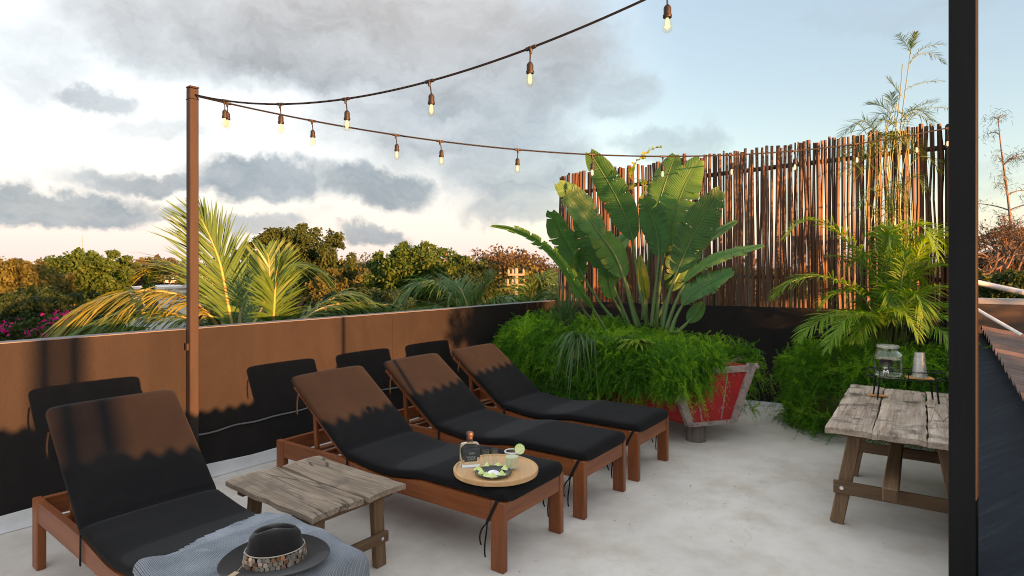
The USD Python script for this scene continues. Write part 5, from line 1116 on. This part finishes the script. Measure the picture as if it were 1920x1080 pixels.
v = np.array(v); f = [(j * nw + i, j * nw + i + 1, (j + 1) * nw + i + 1, (j + 1) * nw + i) for j in range(mm - 1) for i in range(nw - 1)]
f = np.array(f); f = np.vstack([f[:, [0, 2, 1]], f[:, [0, 3, 2]]])
N = len(v); bot = v - [0, 0, .009]; f2 = f[:, ::-1] + N; e = np.array([(i, i + 1, N + i + 1, N + i) for i in range(nw - 1)]); e = np.vstack([e[:, [0, 1, 2]], e[:, [0, 2, 3]]])
cr = thing('corrugated_roof', 'corrugated grey brown roof sheets at the right edge, wavy edge facing left', 'roof', (*E1, 0))
put('sheet', (np.vstack([v, bot]), np.vstack([f, f2, e])), 'corrugated', cr, 60)
put('support_wall', beamm(vec(*(E1 - ED * 5.6 + ER * .16), .30), vec(*(E1 - ED * .35 + ER * .16), .30), .10, .66), 'black_wall', cr)
put('edge_board', beamm(vec(*(E1 - ED * .5 + ER * .10), float(zs((E1 - ED * .5)[1])) - .06), vec(*(E0 + ER * .10), zs(E0[1]) - .055), .03, .06), 'black_steel', cr)
rw = thing('side_parapet', 'beige parapet with a pale grey cap beyond the corrugated roof', 'wall', (*BW1, 0))
S0 = BW1 + BWD * .10 + BWN * -.02; S1_ = BW1 + BWD * 4.2
put('wall_panel', wall_mesh(S0, S1_, BWN, 1.19, .14), 'beige_wall', rw); put('cap', wall_mesh(S0 - BWD * .005, S1_, BWN, 1.243, .155, 1.192) , 'grey_cap', rw)
wp = put('white_pole', tubem([px(1790, 555, 5.2), px(1845, 588, 5.1), px(1915, 628, 4.9)], .014, 8), 'white_paint', None, True); tag(wp, 'thin white pole leaning diagonally across the beige parapet', 'pole')
wq = put('white_pipe', tubem(spline([px(1800, 522, 7.4), px(1860, 536, 7.3), px(1960, 556, 7.2)], 10), .034, 10), 'white_paint', None, True); tag(wq, 'pale sunlit pipe running behind the beige parapet at the right edge', 'pipe')

# ------------------------------------------------------------------ coconut palms beyond the left wall
def coco(name, label, base, fronds, m='leaf_coconut', rr=(.026, .006)):
    t = thing(name, label, 'palm tree', (*base[:2], -6.2))
    put('trunk', tubem(spline([(base[0] + .5, base[1] + .4, -6.2), (base[0] + .3, base[1] + .1, -3), base], 16), np.linspace(.20, .13, 16), 10), 'trunk', t, True)
    for k, fd in enumerate(fronds):
        q, L, W = fd[:3]; opt = dict(fd[3]) if len(fd) > 3 else {}; mm_ = opt.pop('m', m)
        lv, rc = frond([base] + [px(*p) for p in q], int(opt.pop('n', 70) * 1.35), L, W * .72, seed=hash(name) % 1 + k + int(abs(base[0] * 100)), rr=rr, **opt)
        f_ = put('frond', lv, mm_, t, True); put('rachis', rc, 'leaf_rachis', f_, True)
    return t
cp1 = px(430, 690, 6.3)
coco('coconut_palm', 'coconut palm just beyond the left wall, upright fronds and yellowed ones beside the post', cp1, [
    ([(434, 607, 6.2), (423, 546, 6.2), (414, 500, 6.2), (396, 450, 6.2), (374, 404, 6.2)], .78, .030, dict(droop=.12, ang=48, up=-.1, start=.25, twist=.35, n=80, end_ang=14)),
    ([(480, 600, 6.6), (498, 560, 6.8), (505, 520, 6.9), (500, 470, 7.0)], .62, .028, dict(droop=.15, ang=45, start=.3, n=60)),
    ([(512, 600, 6.0), (515, 555, 5.9), (519, 512, 5.9), (527, 483, 5.9)], .52, .026, dict(droop=.2, ang=42, up=-.15, start=.35, twist=-.3, n=64, end_ang=18)),
    ([(400, 600, 6.2), (355, 562, 6.1), (290, 545, 5.9), (215, 552, 5.7), (130, 598, 5.5)], .74, .026, dict(droop=.55, ang=46, up=.0, start=.28, m='leaf_coconut_yellow', n=80, end_ang=12)),
    ([(395, 620, 6.1), (330, 590, 5.9), (260, 588, 5.7), (190, 605, 5.5), (130, 640, 5.4)], .70, .028, dict(droop=.5, ang=44, start=.25, n=74, end_ang=14)),
    ([(410, 580, 6.6), (370, 520, 6.8), (330, 498, 6.9), (285, 505, 7.0)], .70, .026, dict(droop=.35, ang=48, start=.3, m='leaf_coconut_yellow', n=64)),
    ([(545, 620, 6.8), (600, 580, 7.1), (660, 568, 7.4), (735, 572, 7.7)], .50, .026, dict(droop=.6, ang=46, start=.35, n=60)),
    ([(470, 640, 6.8), (560, 600, 7.2), (620, 560, 7.4), (690, 560, 7.5)], .60, .026, dict(droop=.6, ang=48, start=.3, n=60)),
    ([(450, 600, 6.9), (470, 540, 7.3), (540, 500, 7.6), (610, 520, 7.8)], .62, .026, dict(droop=.5, ang=48, start=.3, n=60))])
cp2 = px(880, 640, 10.5)
coco('coconut_palm', 'coconut palm crown showing over the middle of the left wall', cp2, [
    ([(862, 580, 10.4), (835, 545, 10.3), (805, 530, 10.2), (765, 550, 10.0)], .85, .032, dict(droop=.55, ang=50, start=.25)), ([(890, 580, 10.5), (905, 545, 10.5), (915, 525, 10.5)], .85, .034, dict(droop=.3, ang=40, start=.3)),
    ([(905, 590, 10.5), (940, 560, 10.3), (975, 570, 10.1)], .75, .032, dict(droop=.6, ang=48, start=.3)), ([(860, 600, 10.3), (820, 575, 10.0), (770, 590, 9.8)], .8, .032, dict(droop=.55, ang=48, start=.3)), ([(880, 590, 10.8), (865, 545, 11), (850, 530, 11.3)], .8, .032, dict(droop=.4, ang=46, start=.3))])
cp3 = px(1000, 650, 11.5)
coco('coconut_palm', 'coconut palm fronds over the wall corner, left of the stick screen', cp3, [
    ([(1000, 590, 11.4), (1000, 540, 11.3), (1015, 522, 11.2), (1045, 535, 11.1)], .9, .036, dict(droop=.6, ang=48, start=.3)), ([(985, 590, 11.5), (965, 560, 11.4), (940, 575, 11.2)], .75, .034, dict(droop=.6, ang=48, start=.3)),
    ([(1010, 600, 11.6), (1030, 545, 11.8), (1075, 520, 12)], .85, .034, dict(droop=.5, ang=48, start=.3))])

# ------------------------------------------------------------------ trees beyond the terrace
GZ = -6.2
def tree(name, label, u, vtop, vbot, wpx, Y, leafm, seed, n, size, nc=16, trunkm='trunk', flat=.8, group=None, cat='tree', extra=None):
    g = np.random.default_rng(seed); top = px(u, vtop, Y); bot = px(u, vbot, Y); R_ = wpx / FPX * Y / 2; Hh = top[2] - bot[2]; c = (top + bot) / 2
    t = thing(name, label, cat, (c[0], c[1], GZ), None, group); cl = []
    for k in range(int(nc * 1.8)):
        d = unit(g.normal(size=3) * [1, .8, 1]); q = g.uniform(.25, .86); r = R_ * g.choice([.12, .18, .26, .34], p=[.3, .3, .25, .15]) * g.uniform(.8, 1.2)
        p = c + d * q * [R_, R_ * .8, Hh / 2]; p[2] = min(p[2], top[2] - r * flat * .9); cl.append((p, r, r ** 1.7))
    for k in range(int(nc * 2.2)):
        d = unit(g.normal(size=3) * [1, .8, 1] + [0, 0, .5]); r = R_ * g.uniform(.05, .11); p = c + d * g.uniform(.86, 1.06) * [R_, R_ * .8, Hh / 2]; cl.append((p, r, r ** 1.7 * 1.3))
    cl.append((vec(c[0] + R_ * g.uniform(-.25, .25), c[1], top[2] - R_ * .22), R_ * .24, R_ ** 1.7 * .12))
    mb = MB(); base = vec(c[0] + g.uniform(-.2, .2) * R_, c[1], GZ); fork = vec(c[0], c[1], bot[2] - .1 * Hh)
    mb.tube(spline([base, (base + fork) / 2 + g.normal(0, .1 * R_, 3) * [1, 1, 0], fork], 8), np.linspace(.11 * R_ ** .7, .065 * R_ ** .7, 8), 8)
    for p, r, _ in cl[:14]:
        mb.tube(spline([fork, (fork + p) / 2 + g.normal(0, .12, 3) * R_ * .4, p + (p - fork) * .1], 6), np.linspace(.05, .012, 6) * R_ ** .7, 5)
    put('trunk', mb.get(), trunkm, t, True)
    put('crown', crown(g, cl, int(n * 1.9), size * .62, flat), leafm, t)
    if extra: extra(t, g, cl)
    return t
tree('broadleaf_tree', 'big round dark green tree, the tallest, on the skyline right of the post', 560, 424, 560, 205, 36., 'leaf_tree_green', 1, 12000, .27, 26)
tree('broadleaf_tree', 'lush yellow green tree on the skyline over the middle of the left wall', 785, 456, 600, 205, 25., 'leaf_tree_lush', 2, 13000, .19, 26)
tree('broadleaf_tree', 'narrow dark green tree at the left flank of the lush yellow green tree', 728, 486, 610, 66, 27., 'leaf_tree_dark', 3, 5000, .20, 12)
tree('broadleaf_tree', 'orange lit bushy tree between the tall round tree and the lush one', 638, 504, 600, 120, 26., 'leaf_tree_olive', 4, 6000, .19, 16)
tree('broadleaf_tree', 'green tree with a pale thin trunk over the left wall, left of the post', 175, 472, 610, 210, 19., 'leaf_tree_lush', 5, 11000, .155, 24)
tree('broadleaf_tree', 'orange brown leafy tree at the far left edge', 25, 484, 640, 220, 15., 'leaf_tree_olive', 6, 12000, .13, 26)
tree('broadleaf_tree', 'dark green thicket tree low on the left behind the magenta flowers', 95, 540, 680, 230, 12.5, 'leaf_tree_dark', 7, 11000, .11, 24)
tree('broadleaf_tree', 'brownish dry tree just left of the post above the yellowed fronds', 290, 484, 590, 150, 27., 'leaf_tree_dry', 8, 6000, .19, 18)
tree('broadleaf_tree', 'dull green tree low behind the upright palm fronds', 470, 520, 640, 190, 20., 'leaf_tree_green', 9, 8000, .16, 20)
tree('broadleaf_tree', 'airy small tree left of the tall round tree', 442, 468, 540, 62, 42., 'leaf_tree_green', 10, 1800, .25, 10)
tree('broadleaf_tree', 'wide dry brown crown on the skyline above the utility pole', 955, 478, 560, 150, 58., 'leaf_tree_dry', 11, 11000, .25, 20)
tree('broadleaf_tree', 'dark green low tree below the lush yellow green tree', 690, 545, 640, 190, 19., 'leaf_tree_dark', 12, 8000, .15, 20)
tree('broadleaf_tree', 'green shrubby tree behind the palm at the middle of the wall', 880, 500, 610, 130, 22., 'leaf_tree_green', 13, 7000, .17, 18)
def flowers(t, g, cl):
    tag(put('flowers', crown(g, [(p + [0, -.15, .06], r * .9, w) for p, r, w in cl[::2]], 300, .045, .8), 'flower_magenta', t), kind='stuff')
tree('bougainvillea', 'magenta flowering shrub over the far left of the wall', 108, 592, 690, 190, 8.6, 'leaf_tree_green', 14, 6000, .075, 18, cat='shrub', extra=flowers)
# bare and feathery trees at the right edge
def bare_tree(name, label, root, tips, seed, depth, L0, r0, m, leafm=None, nleaf=0, lsize=.1):
    g = np.random.default_rng(seed); t = thing(name, label, 'tree', (root[0], root[1], GZ)); mb = MB(); ends = []
    mb.tube(spline([(root[0], root[1], GZ), (root[0] + .2, root[1], (GZ + root[2]) / 2), root], 8), np.linspace(r0 * 1.8, r0, 8), 7)
    def grow(p, d, L, r, k):
        e = p + d * L; mid = (p + e) / 2 + g.normal(0, .06, 3) * L; mb.tube(spline([p, mid, e], 4), np.linspace(r, r * .62, 4), 5 if k > 2 else 4, False)
        if k == 0: ends.append(e); return
        for _ in range(3 if g.random() < .6 else 2): grow(e, unit(d + g.normal(0, .55, 3) + [0, 0, .10]), L * g.uniform(.62, .86), r * .62, k - 1)
        if k < 3: ends.append(e)
    for d in tips: grow(np.asarray(root, float), unit(d), L0, r0 * .8, depth)
    put('branches', mb.get(), m, t)
    if leafm: put('crown', crown(g, [(e, lsize * 2.2, 1) for e in ends], nleaf, lsize, .8), leafm, t)
bare_tree('bare_tree', 'leafless brown tree behind the right parapet, tangled twigs', px(1880, 545, 11.), [(-.5, .1, 1), (.3, .2, 1), (-.1, -.3, 1), (.7, 0, .8), (-.8, 0, .7), (.1, .3, 1)], 3, 5, .42, .055, 'bare_twig', 'leaf_tree_dry', 1200, .04)
tree('broadleaf_tree', 'green bushy foliage low behind the pale pipe at the right edge', 1880, 505, 600, 190, 10., 'leaf_tree_green', 17, 6000, .09, 18)
tree('broadleaf_tree', 'reddish brown thicket behind the bare tree at the right edge', 1890, 425, 570, 190, 14., 'leaf_tree_dry', 18, 9000, .08, 18)
ca_ = thing('feathery_tree', 'thin feathery tree against the sky at the right edge', 'tree', (*px(1890, 560, 16.)[:2], GZ)); g = np.random.default_rng(31); mb = MB(); base = px(1896, 560, 16.)
tr_ = spline([(base[0], base[1], GZ), base, px(1893, 400, 16.), px(1880, 300, 16.), px(1872, 225, 16.)], 30); mb.tube(tr_, np.linspace(.10, .012, 30), 6); pts = []
for k in range(26):
    i = int(g.integers(14, 30)); a = g.choice([-1, 1]); L = (1 - (i - 14) / 20) * g.uniform(.5, 1.3); e = tr_[i] + [a * L, g.normal(0, .4), L * g.uniform(.1, .7)]; q = spline([tr_[i], (tr_[i] + e) / 2 + [0, 0, .08], e], 8); mb.tube(q, np.linspace(.018, .005, 8), 4); pts += list(q[3:])
put('trunk', mb.get(), 'trunk', ca_)
pts = np.array(pts); n_ = 1500; pi_ = pts[g.integers(0, len(pts), n_)] + g.normal(0, .10, (n_, 3)); d = norm_rows(g.normal(size=(n_, 3)) + [0, 0, .4]); put('crown', ribbons(pi_, d, norm_rows(np.cross(d, g.normal(size=(n_, 3)))), .15, .012, .4, 2), 'leaf_tree_green', ca_)

# far wood: reads as one mass
def crown_proto(seed, n=3200):
    g = np.random.default_rng(seed); cl = []
    for k in range(46):
        d = unit(g.normal(size=3) * [1, 1, .7]); r = g.choice([.10, .18, .30, .40]) * g.uniform(.8, 1.2); cl.append((d * g.uniform(.3, 1.0 - r * .7) * [1, 1, .66], r, r ** 1.6))
    return crown(g, cl, n, .075, .8)
WOOD = [('crown_a', crown_proto(1), 'leaf_tree_olive'), ('crown_b', crown_proto(2), 'leaf_tree_green'), ('crown_c', crown_proto(3), 'leaf_tree_dry'), ('crown_d', crown_proto(4), 'leaf_tree_lush')]
g = np.random.default_rng(77); pos, sc, ix = [], [], []
def sow(n, y0, y1, ztop, spread, p, a0=-.98, a1=1.1, rmin=2.2, rmax=4.2):
    for _ in range(n):
        Y = y0 * (y1 / y0) ** g.random(); X = Y * g.uniform(a0, a1); r = g.uniform(rmin, rmax) * (1 + Y / 260); zt = ztop + g.normal(0, spread)
        pos.append((X, Y, zt - r * .82)); sc.append((r, r, r * g.uniform(.8, 1.15))); ix.append(int(g.choice(4, p=p)))
sow(110, 18, 40, -.5, .9, [.35, .35, .15, .15], rmin=1.6, rmax=2.6)
sow(170, 40, 90, 1.9, .9, [.35, .25, .28, .12])
sow(240, 90, 420, 2.6, 1.4, [.35, .15, .45, .05], rmin=3.5, rmax=6)
fw = instancer('/World/distant_woodland', WOOD, pos, ix, Rotation.from_euler('z', g.uniform(0, 6.28, len(pos))).as_quat(), sc); tag(fw, 'far flat woodland along the skyline beyond the terrace, glowing orange in the low sun', 'woodland', kind='stuff')
# the wood goes on behind the camera, where the low sun stands
pos, sc, ix = [], [], []
for _ in range(110):
    d_ = g.uniform(16, 70); w_ = g.uniform(-30, 30); c = SUN_XY * d_ + vec(-SUN_XY[1], SUN_XY[0]) * w_; r = g.uniform(2., 3.6); pos.append((*c, -.75 + .028 * d_ + g.normal(0, .35) - r * .82)); sc.append((r, r, r)); ix.append(int(g.integers(4)))
for w_, d_, zt, r in ((4.90, 8.5, 3.0, .85), (4.75, 10., 2.0, .7), (5.0, 9., 1.3, 1.0), (5.6, 9., 1.28, 1.0), (5.9, 9.2, 1.22, 1.0), (6.3, 9.5, 1.20, 1.0), (6.9, 9.5, 1.22, 1.0), (7.9, 9.5, 2.0, .85), (8.3, 9.8, 2.1, 1.0), (9.2, 9.5, 2.1, 1.1), (6.5, 10.5, 2.2, .5), (4.5, 12, 1.1, .8)):
    c = SUN_XY * (d_ - 4.2) + vec(.729, .684) * w_; pos.append((*c, zt - r * .82)); sc.append((r, r, r)); ix.append(1)
    pos.append((*(c + SUN_XY * .8), zt - r * 1.9)); sc.append((r * 1.2,) * 3); ix.append(3)
fb = instancer('/World/woodland', WOOD, pos, ix, Rotation.from_euler('z', g.uniform(0, 6.28, len(pos))).as_quat(), sc); tag(fb, 'wood behind the terrace towards the low sun', 'woodland', kind='stuff')
# utility pole and white houses among the trees
up = thing('utility_pole', 'pale concrete utility pole with two crossarms among the far trees', 'utility pole', (*px(968, 540, 34.)[:2], GZ)); uc = px(968, 503, 34.)
put('shaft', tubem([(uc[0], uc[1], GZ), uc], [.16, .10], 8), 'concrete_pole', up)
for v_, w_ in ((515, .48), (534, .52)):
    c = px(968, v_, 33.9); put('crossarm', boxm(c - [0, .12, 0], (w_ * 2, .12, .12), .02), 'concrete_pole', up)
    for q in (-1, -.45, .9): put('insulator', MB().lathe([(.001, 0), (.06, 0), (.075, .12), (.04, .26), (.001, .28)], c + [q * w_ * .92, -.12, .06], 8).get(), 'concrete_pole', up, True)
def house(label, u0, u1, vt, Y, m='white_house'):
    a, b_ = px(u0, vt, Y), px(u1, vt, Y); t = thing('white_house', label, 'house', ((a[0] + b_[0]) / 2, Y, GZ)); D = 4.
    put('walls', boxm(((a[0] + b_[0]) / 2, Y + D / 2, (GZ + a[2]) / 2), (b_[0] - a[0], D, a[2] - GZ), .02), m, t)
    put('parapet', boxm(((a[0] + b_[0]) / 2, Y + D / 2, a[2] + .06), (b_[0] - a[0] + .12, D + .12, .12), .02), m, t)
    for k in range(2):
        x = a[0] + (b_[0] - a[0]) * (.3 + .4 * k); w = put('window', boxm((x, Y - .01, a[2] - .75), (.5, .06, .7), .01), 'dark_opening', t); put('sill', boxm((x, Y - .05, a[2] - 1.13), (.6, .1, .05), .01), m, w)
house('low white house half hidden by the yellowed palm fronds', 236, 306, 543, 24.)
house('small white house higher up beside the post, behind the fronds', 305, 350, 524, 32.)
ms = thing('radio_mast', 'hair thin radio mast on the skyline above the left trees', 'mast', (*px(155, 500, 150.)[:2], GZ)); put('shaft', tubem([px(155, 520, 150.), px(155, 440, 150.)], [.12, .05], 5), 'concrete_pole', ms)
for v_ in (452, 470): put('crossarm', tubem([px(153.5, v_, 150.), px(156.5, v_, 150.)], .05, 4), 'concrete_pole', ms)
# two slim trunks behind the terrace that throw the soft bars of shade on the left wall
w0 = on_left(84, 690); w1 = on_left(140, 690)
for q, lab in ((w0, 'left of two slim bare trunks behind the terrace'), (w1, 'right of two slim bare trunks behind the terrace')):
    c = q[:2] + SUN_XY * 14.; t = thing('slim_tree', lab, 'tree', (*c, GZ)); put('trunk', tubem(spline([(*c, GZ), (c[0] + .03, c[1], -2), (*c, 1.2), (c[0], c[1] + .02, 5.)], 14), np.linspace(.09, .05, 14), 8), 'trunk', t, True)
    put('branch', tubem([(*c, 4.2), (c[0] + .6, c[1] + .3, 5.2)], [.03, .008], 5), 'trunk', t)
# litter on the floor
g = np.random.default_rng(55); bits = MB()
for _ in range(130):
    if g.random() < .6: p = pz(g.uniform(1150, 1560), g.uniform(790, 1000), .001)
    else: p = pz(g.uniform(300, 1700), g.uniform(830, 1078), .001)
    s_ = g.uniform(.002, .007); a = g.uniform(0, 6.28); d = vec(math.cos(a), math.sin(a), g.uniform(0, .3)); bits.add(*ribbons([p + [0, 0, .002]], [d], [vec(-d[1], d[0], 0)], [s_ * 2.2], [s_], [0], 2))
lt = put('floor_litter', bits.get(), 'soil'); tag(lt, 'tiny dark leaf bits scattered on the concrete floor', 'litter', kind='stuff')
